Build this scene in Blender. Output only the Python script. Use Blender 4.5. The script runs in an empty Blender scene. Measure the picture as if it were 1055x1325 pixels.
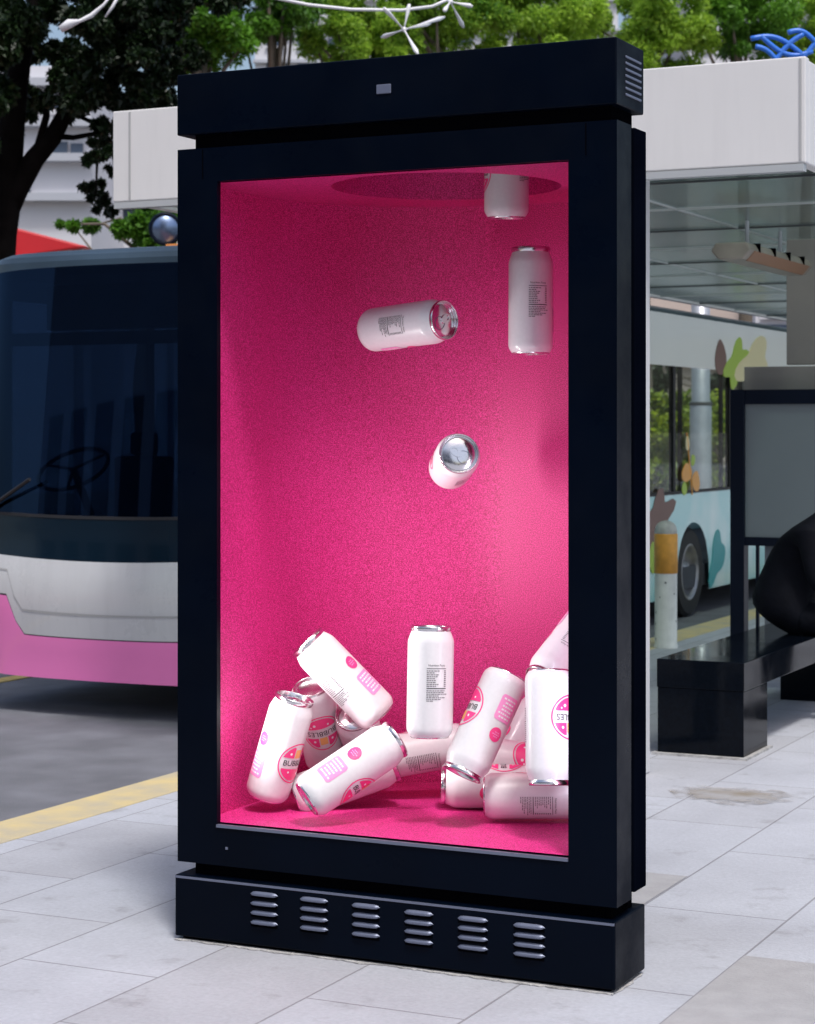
import bpy, bmesh, math, random
import numpy as np
from math import sin, cos, pi, radians, sqrt, atan2
from mathutils import Vector, Matrix
random.seed(7); rng = np.random.default_rng(11)
S = bpy.context.scene; COL = S.collection

# ------------------------------------------------------------------ camera, sky, sun, exposure
F, HX, HY, W = 2647.0, 527.5, 555.0, 1055.0      # focal length and horizon of the photograph, in its pixels
H = 1.6                                           # eye height
TH = math.atan(0.4807)                            # world x runs along the billboard's face, world y along the road
CT, ST = cos(TH), sin(TH)
cd = bpy.data.cameras.new('camera'); cam = bpy.data.objects.new('camera', cd); COL.objects.link(cam)
cam.location = (0, 0, H); cam.rotation_euler = (pi/2, 0, TH)
cd.sensor_fit = 'HORIZONTAL'; cd.sensor_width = 36; cd.lens = 36*F/W
cd.shift_y = -(662.5-HY)/W; cd.clip_start = .1; cd.clip_end = 3000
cd.dof.use_dof = True; cd.dof.focus_distance = 6.2; cd.dof.aperture_fstop = 10
S.camera = cam
SUN_EL, SUN_AZ = radians(64), radians(-48)        # azimuth of the sun measured from +x towards +y
wd = bpy.data.worlds.new('World'); S.world = wd; wd.use_nodes = True
nt = wd.node_tree; bg = nt.nodes['Background']; bg.inputs['Strength'].default_value = .15
sky = nt.nodes.new('ShaderNodeTexSky'); sky.sky_type = 'NISHITA'; sky.sun_disc = False
sky.sun_elevation = SUN_EL; sky.sun_rotation = pi/2 - SUN_AZ
sky.air_density = 1.0; sky.dust_density = 4.0; sky.ozone_density = 1.0
nt.links.new(sky.outputs['Color'], bg.inputs['Color'])
sl = bpy.data.lights.new('sun', 'SUN'); sl.energy = 2.3; sl.angle = radians(8); sl.color = (1, .985, .965)
sun = bpy.data.objects.new('sun', sl); COL.objects.link(sun)
sd = Vector((cos(SUN_EL)*cos(SUN_AZ), cos(SUN_EL)*sin(SUN_AZ), sin(SUN_EL)))
sun.rotation_euler = sd.to_track_quat('Z', 'Y').to_euler()
S.view_settings.view_transform = 'Standard'; S.view_settings.look = 'None'
S.view_settings.exposure = 0.12; S.view_settings.gamma = 1
S.cycles.use_denoising = True
S.cycles.max_bounces = 8; S.cycles.transparent_max_bounces = 24; S.cycles.sample_clamp_indirect = 6

# ------------------------------------------------------------------ survey helpers (photo pixel -> real place)
def ray(px, py):
    a = (px-HX)/F
    return Vector((a*CT-ST, a*ST+CT, -(py-HY)/F))
def at(px, py, d): return Vector((0, 0, H)) + ray(px, py)*d
def on_y(px, py, y): r = ray(px, py); return at(px, py, y/r.y)
def on_x(px, py, x): r = ray(px, py); return at(px, py, x/r.x)
def on_z(px, py, z): r = ray(px, py); return at(px, py, (z-H)/r.z)

# ------------------------------------------------------------------ mesh helpers
class MB:
    def __init__(s): s.v = []; s.f = []; s.m = []; s.cur = 0
    def add(s, vs, fs, mi=None):
        b = len(s.v); s.v += [tuple(p) for p in vs]
        for f in fs: s.f.append(tuple(b+i for i in f)); s.m.append(s.cur if mi is None else mi)
    def box(s, x0, x1, y0, y1, z0, z1, mi=None):
        s.add([(x0,y0,z0),(x1,y0,z0),(x1,y1,z0),(x0,y1,z0),(x0,y0,z1),(x1,y0,z1),(x1,y1,z1),(x0,y1,z1)],
              [(0,3,2,1),(4,5,6,7),(0,1,5,4),(1,2,6,5),(2,3,7,6),(3,0,4,7)], mi); return s
    def prism(s, pts, lo, hi, axis='z', mi=None):
        n = len(pts)
        def P(a, b, c): return {'z':(a,b,c), 'y':(a,c,b), 'x':(c,a,b)}[axis]
        s.add([P(a,b,lo) for a,b in pts]+[P(a,b,hi) for a,b in pts],
              [tuple(range(n))[::-1], tuple(range(n,2*n))]+[(i,(i+1)%n,n+(i+1)%n,n+i) for i in range(n)], mi); return s
    def tube(s, pts, rad, n=10, mi=None, cap=True):
        pts = [Vector(p) for p in pts]; R = rad if isinstance(rad,(list,tuple)) else [rad]*len(pts)
        up = None; rings = []
        for i, p in enumerate(pts):
            t = (pts[min(i+1,len(pts)-1)]-pts[max(i-1,0)]).normalized()
            if up is None: up = t.orthogonal().normalized()
            up = (up-t*up.dot(t)); up = up.normalized() if up.length > 1e-6 else t.orthogonal().normalized()
            w = t.cross(up); rings.append([p+(up*cos(2*pi*k/n)+w*sin(2*pi*k/n))*R[i] for k in range(n)])
        vs = [q for r in rings for q in r]; fs = []
        for i in range(len(pts)-1):
            for k in range(n): fs.append((i*n+k, i*n+(k+1)%n, (i+1)*n+(k+1)%n, (i+1)*n+k))
        if cap: fs += [tuple(range(n))[::-1], tuple(range((len(pts)-1)*n, len(pts)*n))]
        s.add(vs, fs, mi); return s
    def lathe(s, prof, n=40, c=(0,0,0), mi=None):
        vs = []; fs = []
        for r, z in prof:
            for k in range(n): vs.append((c[0]+r*cos(2*pi*k/n), c[1]+r*sin(2*pi*k/n), c[2]+z))
        for i in range(len(prof)-1):
            for k in range(n): fs.append((i*n+k, i*n+(k+1)%n, (i+1)*n+(k+1)%n, (i+1)*n+k))
        s.add(vs, fs, mi); return s
    def build(s, name, mat, parent=None, smooth=False, bevel=0, seg=2):
        me = bpy.data.meshes.new(name); me.from_pydata(s.v, [], s.f)
        for m in (mat if isinstance(mat,(list,tuple)) else [mat]): me.materials.append(m)
        me.polygons.foreach_set('material_index', s.m)
        if smooth: me.polygons.foreach_set('use_smooth', [True]*len(me.polygons))
        me.update()
        o = bpy.data.objects.new(name, me); COL.objects.link(o)
        if parent: o.parent = parent
        if bevel:
            b = o.modifiers.new('bevel','BEVEL'); b.width = bevel; b.segments = seg; b.limit_method = 'ANGLE'; b.angle_limit = radians(40)
            b.harden_normals = False
        return o
def tag(o, label=None, cat=None, group=None, kind=None):
    if label: o['label'] = label
    if cat: o['category'] = cat
    if group: o['group'] = group
    if kind: o['kind'] = kind
    return o
def empty(name, loc=(0,0,0)):
    o = bpy.data.objects.new(name, None); COL.objects.link(o); o.location = loc; o.empty_display_size = .1; return o
def keep(o, root):                                # parent a mesh built in world space
    o.parent = root; o.matrix_parent_inverse = Matrix.Translation(root.location).inverted(); return o

# ------------------------------------------------------------------ materials
def mat(name, col, rough=.5, metal=0, spec=.5, noise=0, nscale=8, bump=0, bscale=40, col2=None, emit=None, estr=0, coat=0, detail=6):
    m = bpy.data.materials.new(name); m.use_nodes = True; t = m.node_tree; b = t.nodes['Principled BSDF']
    b.inputs['Base Color'].default_value = (*col,1); b.inputs['Roughness'].default_value = rough
    b.inputs['Metallic'].default_value = metal; b.inputs['Specular IOR Level'].default_value = spec
    b.inputs['Coat Weight'].default_value = coat
    if emit: b.inputs['Emission Color'].default_value = (*emit,1); b.inputs['Emission Strength'].default_value = estr
    tc = t.nodes.new('ShaderNodeTexCoord')
    if noise or col2:
        n = t.nodes.new('ShaderNodeTexNoise'); n.inputs['Scale'].default_value = nscale; n.inputs['Detail'].default_value = detail
        t.links.new(tc.outputs['Object'], n.inputs['Vector'])
        r = t.nodes.new('ShaderNodeValToRGB'); r.color_ramp.elements[0].position = .35; r.color_ramp.elements[1].position = .68
        c2 = col2 if col2 else tuple(c*(1-noise) for c in col)
        r.color_ramp.elements[0].color = (*c2,1); r.color_ramp.elements[1].color = (*col,1)
        t.links.new(n.outputs['Fac'], r.inputs['Fac']); t.links.new(r.outputs['Color'], b.inputs['Base Color'])
    if bump:
        n2 = t.nodes.new('ShaderNodeTexNoise'); n2.inputs['Scale'].default_value = bscale; n2.inputs['Detail'].default_value = 5
        t.links.new(tc.outputs['Object'], n2.inputs['Vector'])
        bp = t.nodes.new('ShaderNodeBump'); bp.inputs['Strength'].default_value = bump; bp.inputs['Distance'].default_value = .01
        t.links.new(n2.outputs['Fac'], bp.inputs['Height']); t.links.new(bp.outputs['Normal'], b.inputs['Normal'])
    return m
def glass(name, tint, rough=.03, refl=1.45, base=.06, gc=(1,1,1)):
    m = bpy.data.materials.new(name); m.use_nodes = True; t = m.node_tree; t.nodes.clear()
    o = t.nodes.new('ShaderNodeOutputMaterial'); mx = t.nodes.new('ShaderNodeMixShader')
    tr = t.nodes.new('ShaderNodeBsdfTransparent'); tr.inputs['Color'].default_value = (*tint,1)
    gl = t.nodes.new('ShaderNodeBsdfGlossy'); gl.inputs['Roughness'].default_value = rough; gl.inputs['Color'].default_value = (*gc,1)
    lw = t.nodes.new('ShaderNodeLayerWeight'); fr = t.nodes.new('ShaderNodeMath'); fr.operation = 'POWER'; fr.inputs[1].default_value = 4
    t.links.new(lw.outputs['Facing'], fr.inputs[0]); ad = t.nodes.new('ShaderNodeMath'); ad.operation = 'MULTIPLY_ADD'; ad.use_clamp = True
    ad.inputs[1].default_value = refl-1; ad.inputs[2].default_value = base
    t.links.new(fr.outputs[0], ad.inputs[0]); t.links.new(ad.outputs[0], mx.inputs[0])
    t.links.new(tr.outputs[0], mx.inputs[1]); t.links.new(gl.outputs[0], mx.inputs[2]); t.links.new(mx.outputs[0], o.inputs[0])
    return m
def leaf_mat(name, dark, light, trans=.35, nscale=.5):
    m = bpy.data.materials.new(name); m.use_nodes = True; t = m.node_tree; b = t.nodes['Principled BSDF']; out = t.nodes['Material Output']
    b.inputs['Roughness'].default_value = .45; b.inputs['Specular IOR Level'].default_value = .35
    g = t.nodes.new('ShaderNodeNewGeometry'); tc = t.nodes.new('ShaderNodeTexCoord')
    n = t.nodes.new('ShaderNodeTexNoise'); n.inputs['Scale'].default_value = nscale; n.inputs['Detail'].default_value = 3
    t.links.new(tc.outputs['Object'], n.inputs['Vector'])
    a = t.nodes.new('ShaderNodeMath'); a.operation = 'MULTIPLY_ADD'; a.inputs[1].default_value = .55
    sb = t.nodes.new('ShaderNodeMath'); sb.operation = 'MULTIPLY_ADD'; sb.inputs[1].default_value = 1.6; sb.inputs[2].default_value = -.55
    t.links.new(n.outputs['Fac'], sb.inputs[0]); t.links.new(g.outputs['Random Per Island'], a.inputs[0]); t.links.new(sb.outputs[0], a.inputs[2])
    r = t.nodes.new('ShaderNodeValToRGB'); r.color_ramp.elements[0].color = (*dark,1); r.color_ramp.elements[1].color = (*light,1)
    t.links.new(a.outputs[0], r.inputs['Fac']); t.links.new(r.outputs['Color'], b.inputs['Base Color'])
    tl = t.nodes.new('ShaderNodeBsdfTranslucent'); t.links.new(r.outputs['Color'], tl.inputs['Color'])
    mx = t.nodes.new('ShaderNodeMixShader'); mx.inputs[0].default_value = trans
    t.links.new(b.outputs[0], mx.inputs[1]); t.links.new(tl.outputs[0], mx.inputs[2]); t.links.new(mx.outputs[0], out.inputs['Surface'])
    return m
def paving_mat():
    m = mat('paving', (.5,.5,.53), .8); t = m.node_tree; b = t.nodes['Principled BSDF']
    tc = t.nodes.new('ShaderNodeTexCoord'); mp = t.nodes.new('ShaderNodeMapping')
    mp.inputs['Rotation'].default_value = (0,0,pi/2); mp.inputs['Location'].default_value = (.16,.30,0)
    t.links.new(tc.outputs['Object'], mp.inputs['Vector'])
    br = t.nodes.new('ShaderNodeTexBrick'); br.inputs['Scale'].default_value = 1; br.inputs['Brick Width'].default_value = .98
    br.inputs['Row Height'].default_value = .49; br.inputs['Mortar Size'].default_value = .0045; br.inputs['Mortar Smooth'].default_value = .4
    br.inputs['Color1'].default_value = (.43,.445,.49,1); br.inputs['Color2'].default_value = (.375,.38,.41,1); br.inputs['Mortar'].default_value = (.26,.26,.28,1)
    br.inputs['Bias'].default_value = -.35
    t.links.new(mp.outputs[0], br.inputs['Vector'])
    def noise(sc, de, lo, hi, c0, c1):
        n = t.nodes.new('ShaderNodeTexNoise'); n.inputs['Scale'].default_value = sc; n.inputs['Detail'].default_value = de
        n.inputs['Roughness'].default_value = .62
        t.links.new(tc.outputs['Object'], n.inputs['Vector'])
        r = t.nodes.new('ShaderNodeValToRGB'); r.color_ramp.elements[0].position = lo; r.color_ramp.elements[1].position = hi
        r.color_ramp.elements[0].color = (*c0,1); r.color_ramp.elements[1].color = (*c1,1)
        t.links.new(n.outputs['Fac'], r.inputs['Fac']); return r
    last = br.outputs['Color']
    for r in (noise(1.3,6,.3,.62,(.84,.83,.83),(1.04,1.04,1.04)), noise(60,5,.3,.7,(.9,.9,.9),(1.05,1.05,1.05)), noise(4.5,8,.26,.42,(.7,.68,.66),(1,1,1))):
        mx = t.nodes.new('ShaderNodeMix'); mx.data_type = 'RGBA'; mx.blend_type = 'MULTIPLY'; mx.inputs['Factor'].default_value = 1
        t.links.new(last, mx.inputs[6]); t.links.new(r.outputs[0], mx.inputs[7]); last = mx.outputs[2]
    t.links.new(last, b.inputs['Base Color'])
    n = t.nodes.new('ShaderNodeTexNoise'); n.inputs['Scale'].default_value = 90; n.inputs['Detail'].default_value = 5
    t.links.new(tc.outputs['Object'], n.inputs['Vector'])
    sb = t.nodes.new('ShaderNodeMath'); sb.operation = 'MULTIPLY_ADD'; sb.inputs[1].default_value = -1.2
    t.links.new(br.outputs['Fac'], sb.inputs[0]); t.links.new(n.outputs['Fac'], sb.inputs[2])
    bp = t.nodes.new('ShaderNodeBump'); bp.inputs['Strength'].default_value = .5; bp.inputs['Distance'].default_value = .004
    t.links.new(sb.outputs[0], bp.inputs['Height']); t.links.new(bp.outputs[0], b.inputs['Normal'])
    return m
def speckle_mat(name, c_lo, c_hi, rough=.42):
    m = mat(name, c_hi, rough); t = m.node_tree; b = t.nodes['Principled BSDF']
    tc = t.nodes.new('ShaderNodeTexCoord')
    n = t.nodes.new('ShaderNodeTexNoise'); n.inputs['Scale'].default_value = 330; n.inputs['Detail'].default_value = 2
    t.links.new(tc.outputs['Object'], n.inputs['Vector'])
    r = t.nodes.new('ShaderNodeValToRGB'); r.color_ramp.elements[0].position = .36; r.color_ramp.elements[1].position = .64
    r.color_ramp.elements[0].color = (*c_lo,1); r.color_ramp.elements[1].color = (*c_hi,1)
    t.links.new(n.outputs['Fac'], r.inputs['Fac']); t.links.new(r.outputs[0], b.inputs['Base Color'])
    return m
def teal_side_mat():
    m = mat('bus_side_wrap', (.4,.6,.62), .25, coat=.5); t = m.node_tree; b = t.nodes['Principled BSDF']
    tc = t.nodes.new('ShaderNodeTexCoord'); n = t.nodes.new('ShaderNodeTexNoise'); n.inputs['Scale'].default_value = 1.1; n.inputs['Detail'].default_value = 2
    t.links.new(tc.outputs['Object'], n.inputs['Vector'])
    r = t.nodes.new('ShaderNodeValToRGB'); e = r.color_ramp.elements; e[0].position = .38; e[1].position = .62
    e[0].color = (.34,.70,.72,1); e[1].color = (.76,.88,.88,1)
    t.links.new(n.outputs['Fac'], r.inputs['Fac']); t.links.new(r.outputs[0], b.inputs['Base Color']); return m

M = dict(
    dark_slab=mat('dark_slab', (.365,.36,.37), .8, noise=.12, nscale=12, bump=.3, bscale=90, detail=9),
    paving=paving_mat(),
    asphalt=mat('asphalt', (.175,.18,.205), .85, noise=.3, nscale=3, bump=.6, bscale=120),
    red_lane=mat('red_lane', (.30,.13,.12), .85, noise=.25, nscale=4),
    kerb=mat('kerb_paint', (.62,.49,.23), .75, noise=.25, nscale=5, col2=(.46,.40,.28), bump=.4),
    line=mat('line_paint', (.68,.50,.15), .7, noise=.3, nscale=9),
    stain=mat('brown_stain', (.27,.225,.17), .8, noise=.5, nscale=6, col2=(.40,.395,.40)),
    grout=mat('grout', (.50,.49,.48), .9, noise=.4, nscale=25, bump=.8, bscale=60),
    navy=mat('navy_paint', (.0006,.0026,.0080), .36, spec=.06, noise=.25, nscale=3, bump=.02, bscale=9),
    navy_dark=mat('dark_navy_paint', (.002,.003,.007), .8, spec=0, noise=.3, nscale=3),
    black=mat('black', (.002,.002,.003), .8, spec=0),
    louvre=mat('louvre_paint', (.16,.18,.25), .42, metal=.5),
    steel_edge=mat('brushed_edge', (.35,.37,.4), .35, metal=.8),
    pink=speckle_mat('pink_lining', (.34,.001,.065), (.86,.052,.335), .5),
    pink_shaft=mat('dark_pink_shaft', (.35,.004,.08), .5),
    can=mat('white_sleeve', (.74,.735,.745), .33, coat=.25, noise=.04, nscale=80),
    alu=mat('aluminium', (.70,.68,.70), .2, metal=1, bump=.05, bscale=60),
    hot=mat('hot_pink_ink', (.86,.06,.25), .4), lpink=mat('light_pink_ink', (.86,.30,.58), .4),
    orange=mat('orange_ink', (.88,.50,.16), .4), ink=mat('black_ink', (.02,.02,.022), .5), grey=mat('grey_ink', (.20,.19,.20), .5),
    wink=mat('white_ink', (.85,.82,.84), .4),
    bus_white=mat('bus_white', (.60,.61,.62), .28, coat=.4, noise=.03, nscale=2),
    bus_pink=mat('bus_pink', (.95,.235,.58), .3, coat=.4, noise=.05, nscale=2),
    bus_dark=mat('bus_dark', (.002,.010,.020), .12, coat=.15, spec=.3),
    bus_roof=mat('bus_roof_silver', (.045,.075,.105), .3, metal=.3, noise=.3, nscale=2),
    bus_in=mat('bus_interior', (.05,.055,.07), .8), bus_in_light=mat('bus_interior_panel', (.20,.21,.25), .7),
    rubber=mat('rubber', (.012,.012,.014), .7), seam=mat('black_seam', (.01,.01,.012), .6),
    rim=mat('wheel_rim', (.42,.42,.44), .35, metal=.7, noise=.3, nscale=10),
    side=teal_side_mat(), side_white=mat('bus_band_white', (.82,.84,.83), .3, coat=.4),
    windscreen=glass('windscreen_glass', (.004,.010,.028), .02, 1.7, .075, (.15,.28,.55)), window=glass('window_glass', (.90,.94,.92), .02, 1.22, .01), roof_glass=glass('frosted_roof_glass', (.50,.56,.53), .25, 1.7, .10, (.8,.85,.85)),
    brown=mat('brown_print', (.16,.07,.05), .4), teal=mat('teal_print', (.03,.33,.36), .4), lime=mat('lime_print', (.35,.52,.03), .4),
    orange_p=mat('orange_print', (.80,.36,.06), .4), cream=mat('cream_print', (.74,.66,.38), .4),
    fascia=mat('fascia_white', (.72,.71,.70), .45, noise=.05, nscale=1.5),
    fascia_dim=mat('fascia_seam', (.4,.4,.4), .6),
    ceiling=mat('mirror_ceiling', (.60,.66,.65), .2, metal=.85, noise=.25, nscale=1.3, bump=.03, bscale=2),
    purlin=mat('pale_purlin', (.42,.44,.45), .4), dark_line=mat('dark_joint', (.05,.055,.06), .6),
    column=mat('pale_column', (.62,.62,.63), .4), galv=mat('galvanised', (.42,.44,.48), .38, metal=.5, noise=.15, nscale=6),
    bwhite=mat('bollard_white', (.84,.84,.82), .55, noise=.15, nscale=12), borange=mat('orange_band', (.82,.38,.06), .5, noise=.2, nscale=16),
    bcap=mat('bollard_cap', (.50,.50,.48), .6, noise=.3, nscale=14), chip=mat('chipped_paint', (.12,.12,.13), .8),
    granite=mat('black_granite', (.003,.005,.009), .07, noise=.4, nscale=60, spec=.10),
    board=mat('grey_board', (.20,.235,.25), .35, noise=.06, nscale=2), frame=mat('dark_frame', (.003,.007,.018), .4, spec=.15),
    taupe=mat('taupe_panel', (.30,.28,.26), .6, noise=.15, nscale=3), panelgrey=mat('grey_panel', (.16,.18,.20), .5),
    lamp=mat('fitting_plastic', (.36,.33,.28), .4, noise=.3, nscale=6), lamp_edge=mat('orange_trim', (.30,.17,.10), .5),
    jacket=mat('black_jacket', (.003,.004,.008), .8, spec=.15, noise=.3, nscale=20, bump=1, bscale=11),
    skin=mat('skin', (.42,.25,.18), .5), hair=mat('dark_hair', (.01,.008,.007), .6), eye=mat('eye', (.02,.015,.01), .2),
    bark=mat('shade_dark_bark', (.006,.005,.005), .95, spec=.05, noise=.5, nscale=6, bump=1, bscale=14),  # near-black: the deep shade on the trunk is put into the colour
    bark2=mat('grey_bark', (.16,.13,.10), .9, noise=.4, nscale=5, bump=1, bscale=10),
    leaf_dark=leaf_mat('shade_dark_leaves', (.002,.006,.004), (.018,.042,.010), .12),  # crown shade of the left tree is put into this near-black green
    leaf_mid=leaf_mat('green_leaves', (.012,.06,.010), (.15,.36,.03), .4),
    leaf_light=leaf_mat('bright_leaves', (.06,.18,.018), (.44,.66,.07), .5, .5),
    leaf_hedge=leaf_mat('hedge_leaves', (.02,.09,.008), (.46,.55,.03), .4, 1.6),
    wall_white=mat('building_white', (.62,.62,.66), .7, noise=.08, nscale=.4), wall_beige=mat('building_beige', (.52,.43,.38), .8, noise=.12, nscale=.5),
    wall_grey=mat('building_grey', (.40,.42,.47), .7), bwin=mat('building_window', (.04,.06,.10), .15),
    red=mat('red_roof', (.62,.012,.02), .5, noise=.2, nscale=.7), ornament=mat('white_ornament', (.74,.74,.76), .4),
    blue=mat('blue_ornament', (.03,.16,.62), .35), mirror=mat('mirror_face', (.20,.27,.42), .3, metal=.9),
    amber=mat('amber_plastic', (.8,.3,.08), .4), seat=mat('seat_fabric', (.03,.05,.09), .9),
)

def wear(m, lo, hi, sc):
    t = m.node_tree; b = t.nodes['Principled BSDF']; tc = t.nodes.new('ShaderNodeTexCoord'); n = t.nodes.new('ShaderNodeTexNoise')
    n.inputs['Scale'].default_value = sc; n.inputs['Detail'].default_value = 9; n.inputs['Roughness'].default_value = .7
    t.links.new(tc.outputs['Object'], n.inputs['Vector']); r = t.nodes.new('ShaderNodeMapRange'); r.inputs['From Min'].default_value = .35; r.inputs['From Max'].default_value = .65
    r.inputs['To Min'].default_value = lo; r.inputs['To Max'].default_value = hi
    t.links.new(n.outputs['Fac'], r.inputs['Value']); t.links.new(r.outputs[0], b.inputs['Roughness'])
wear(M['navy'], .22, .55, 2.2); wear(M['granite'], .04, .16, 3); wear(M['bus_white'], .2, .4, 1.5); wear(M['alu'], .14, .30, 9)
def streaks(m, amt):
    t = m.node_tree; b = t.nodes['Principled BSDF']; l = b.inputs['Base Color'].links[0]; src = l.from_socket
    tc = t.nodes.new('ShaderNodeTexCoord'); mp = t.nodes.new('ShaderNodeMapping'); mp.inputs['Scale'].default_value = (7,7,.7)
    n = t.nodes.new('ShaderNodeTexNoise'); n.inputs['Scale'].default_value = 1.5; n.inputs['Detail'].default_value = 8; n.inputs['Roughness'].default_value = .65
    r = t.nodes.new('ShaderNodeMapRange'); r.inputs['From Min'].default_value = .32; r.inputs['From Max'].default_value = .55; r.inputs['To Min'].default_value = 1-amt
    mx = t.nodes.new('ShaderNodeVectorMath'); mx.operation = 'SCALE'
    t.links.new(tc.outputs['Object'], mp.inputs['Vector']); t.links.new(mp.outputs[0], n.inputs['Vector']); t.links.new(n.outputs['Fac'], r.inputs['Value'])
    t.links.new(src, mx.inputs[0]); t.links.new(r.outputs[0], mx.inputs['Scale']); t.links.new(mx.outputs[0], b.inputs['Base Color'])
streaks(M['fascia'], .04); streaks(M['bwhite'], .18); streaks(M['bus_white'], .06)
# ------------------------------------------------------------------ setting
KX0, KX1 = -5.10, -4.83                 # kerb strip
o = MB().box(KX1, 40, -15, 90, -.3, 0).build('pavement', M['paving']); tag(o, kind='structure')
o = MB().box(KX0, KX1, -15, 90, -.3, .002).build('kerb', M['kerb']); tag(o, kind='structure')
o = MB().box(-9.2, KX0, -15, 90, -.3, -.12).build('road', M['asphalt']); tag(o, kind='structure')
o = MB().box(-13, -9.2, -15, 90, -.3, -.118).build('far_lane', M['red_lane']); tag(o, kind='structure')
o = MB().box(-8.62, -8.48, -15, 90, -.119, -.113).build('lane_line', M['line']); tag(o, kind='structure')
o = MB().box(-5.42, -5.30, -15, 90, -.119, -.113).build('kerbside_line', M['line']); tag(o, kind='structure')
o = MB().box(-900, -13, -300, 900, -.4, -.02).build('ground', mat('far_ground', (.20,.19,.17), .9, noise=.3, nscale=.3)); tag(o, kind='structure')
o = MB().box(-13, 900, 90, 900, -.4, -.125).build('ground', bpy.data.materials['far_ground']); tag(o, kind='structure')
mb = MB(); c = on_z(948,1030,0)
mb.add([(c.x+.30*cos(a)*(1+.15*sin(3*a)), c.y+.22*sin(a)*(1+.2*cos(5*a)), .004) for a in [2*pi*i/40 for i in range(40)]], [tuple(range(40))])
st = M['stain'].node_tree; so = st.nodes['Material Output']; sp_ = st.nodes['Principled BSDF']
tc_ = st.nodes.new('ShaderNodeTexCoord'); mp_ = st.nodes.new('ShaderNodeMapping'); mp_.inputs['Location'].default_value = (-1,-1,0); mp_.inputs['Scale'].default_value = (2,2,0)
gr_ = st.nodes.new('ShaderNodeTexGradient'); gr_.gradient_type = 'SPHERICAL'; nz_ = st.nodes.new('ShaderNodeTexNoise'); nz_.inputs['Scale'].default_value = 11; nz_.inputs['Detail'].default_value = 7
ma_ = st.nodes.new('ShaderNodeMath'); ma_.operation = 'MULTIPLY_ADD'; ma_.inputs[1].default_value = 1.6
mr_ = st.nodes.new('ShaderNodeMapRange'); mr_.inputs['From Min'].default_value = .85; mr_.inputs['From Max'].default_value = 1.35; mr_.inputs['To Max'].default_value = .75
tr_ = st.nodes.new('ShaderNodeBsdfTransparent'); mx_ = st.nodes.new('ShaderNodeMixShader')
st.links.new(tc_.outputs['Generated'], mp_.inputs['Vector']); st.links.new(mp_.outputs[0], gr_.inputs['Vector']); st.links.new(tc_.outputs['Object'], nz_.inputs['Vector'])
st.links.new(nz_.outputs['Fac'], ma_.inputs[0]); st.links.new(gr_.outputs['Fac'], ma_.inputs[2]); st.links.new(ma_.outputs[0], mr_.inputs['Value'])
st.links.new(mr_.outputs[0], mx_.inputs[0]); st.links.new(tr_.outputs[0], mx_.inputs[1]); st.links.new(sp_.outputs[0], mx_.inputs[2]); st.links.new(mx_.outputs[0], so.inputs['Surface'])
o = mb.build('ground_stain', M['stain']); tag(o, kind='structure')
# single odd slabs, darker granite, as in the photograph
for px, py in ((1010,1290), (862,1143)):
    c = on_z(px,py,0); X_, Y_ = -c.y+.16, c.x+.30; r_ = math.floor(Y_/.49); of = 0 if r_ % 2 else .49; k_ = math.floor((X_+of)/.98)
    xa_, xb_ = r_*.49-.30+.004, (r_+1)*.49-.30-.004; ya_, yb_ = .16-((k_+1)*.98-of)+.004, .16-(k_*.98-of)-.004
    mb = MB(); mb.add([(xa_,ya_,.0025),(xb_,ya_,.0025),(xb_,yb_,.0025),(xa_,yb_,.0025)], [(0,1,2,3)])
    o = mb.build('dark_paving_slab', M['dark_slab']); tag(o, kind='structure')

# ------------------------------------------------------------------ display kiosk
FY = 5.470                               # plane of the kiosk's face
XL, XR = on_y(229,600,FY).x, on_y(798,600,FY).x
def zf(px, py, y=FY): return on_y(px, py, y).z
ZT = zf(797,47); Z_HB = zf(797,134); Z_FT = zf(800,154); Z_FB = zf(800,1176); Z_BT = zf(797,1193); Z_BB = zf(797,1281)
OX0, OX1 = on_y(280,600,FY).x, on_y(735,600,FY).x
NXL = OX0-.07
OZ0, OZ1 = .374, 2.370
DEP = .235
kiosk = empty('advertising_kiosk', ((XL+XR)/2, FY+.12, 0))
tag(kiosk, 'tall navy black advertising kiosk with a lit pink display case', 'kiosk')
K = lambda o: keep(o, kiosk)
# header
hd = K(MB().box(XL, XR, FY, FY+DEP, Z_HB, ZT).build('header', M['navy'], bevel=.004))
c = on_y(497,115,FY)
MB().box(c.x-.024,c.x+.024,FY-.004,FY+.01,c.z-.014,c.z+.014).build('sensor', M['louvre'], hd, bevel=.002)
for i in range(7):
    z = ZT-.045-i*.018
    MB().box(XR-.004, XR+.004, FY+.075, FY+.205, z-.003, z+.004).build('vent_slat', M['louvre'], hd, bevel=.002)
# front frame: four mitred rails round the opening, with a thin pale bead
mb = MB(); y0, y1 = FY+.004, FY+.125
def rail(mb, a, b, c, d, y0, y1): mb.prism([a,b,c,d], y0, y1, 'y')
yt = FY+.026
mb.box(XL, XR, y0, yt, OZ1, Z_FT); mb.box(XL, XR, y0, yt, Z_FB, OZ0-.004)
mb.box(XL, OX0, y0, yt, OZ0-.004, OZ1); mb.box(OX1, XR, y0, yt, OZ0-.004, OZ1)
mb.box(XL, XL+.05, yt, y1, Z_FB, Z_FT); mb.box(XR-.04, XR, yt, y1, Z_FB, Z_FT)
mb.box(XL+.05, XR-.04, yt, y1, Z_FT-.06, Z_FT); mb.box(XL+.05, XR-.04, yt, y1, Z_FB, Z_FB+.06)
fr = K(mb.build('front_frame', M['navy']))
MB().box(OX0, OX1, FY-.001, FY+.012, OZ0-.012, OZ0-.003).build('bottom_bead', M['louvre'], fr)
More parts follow.
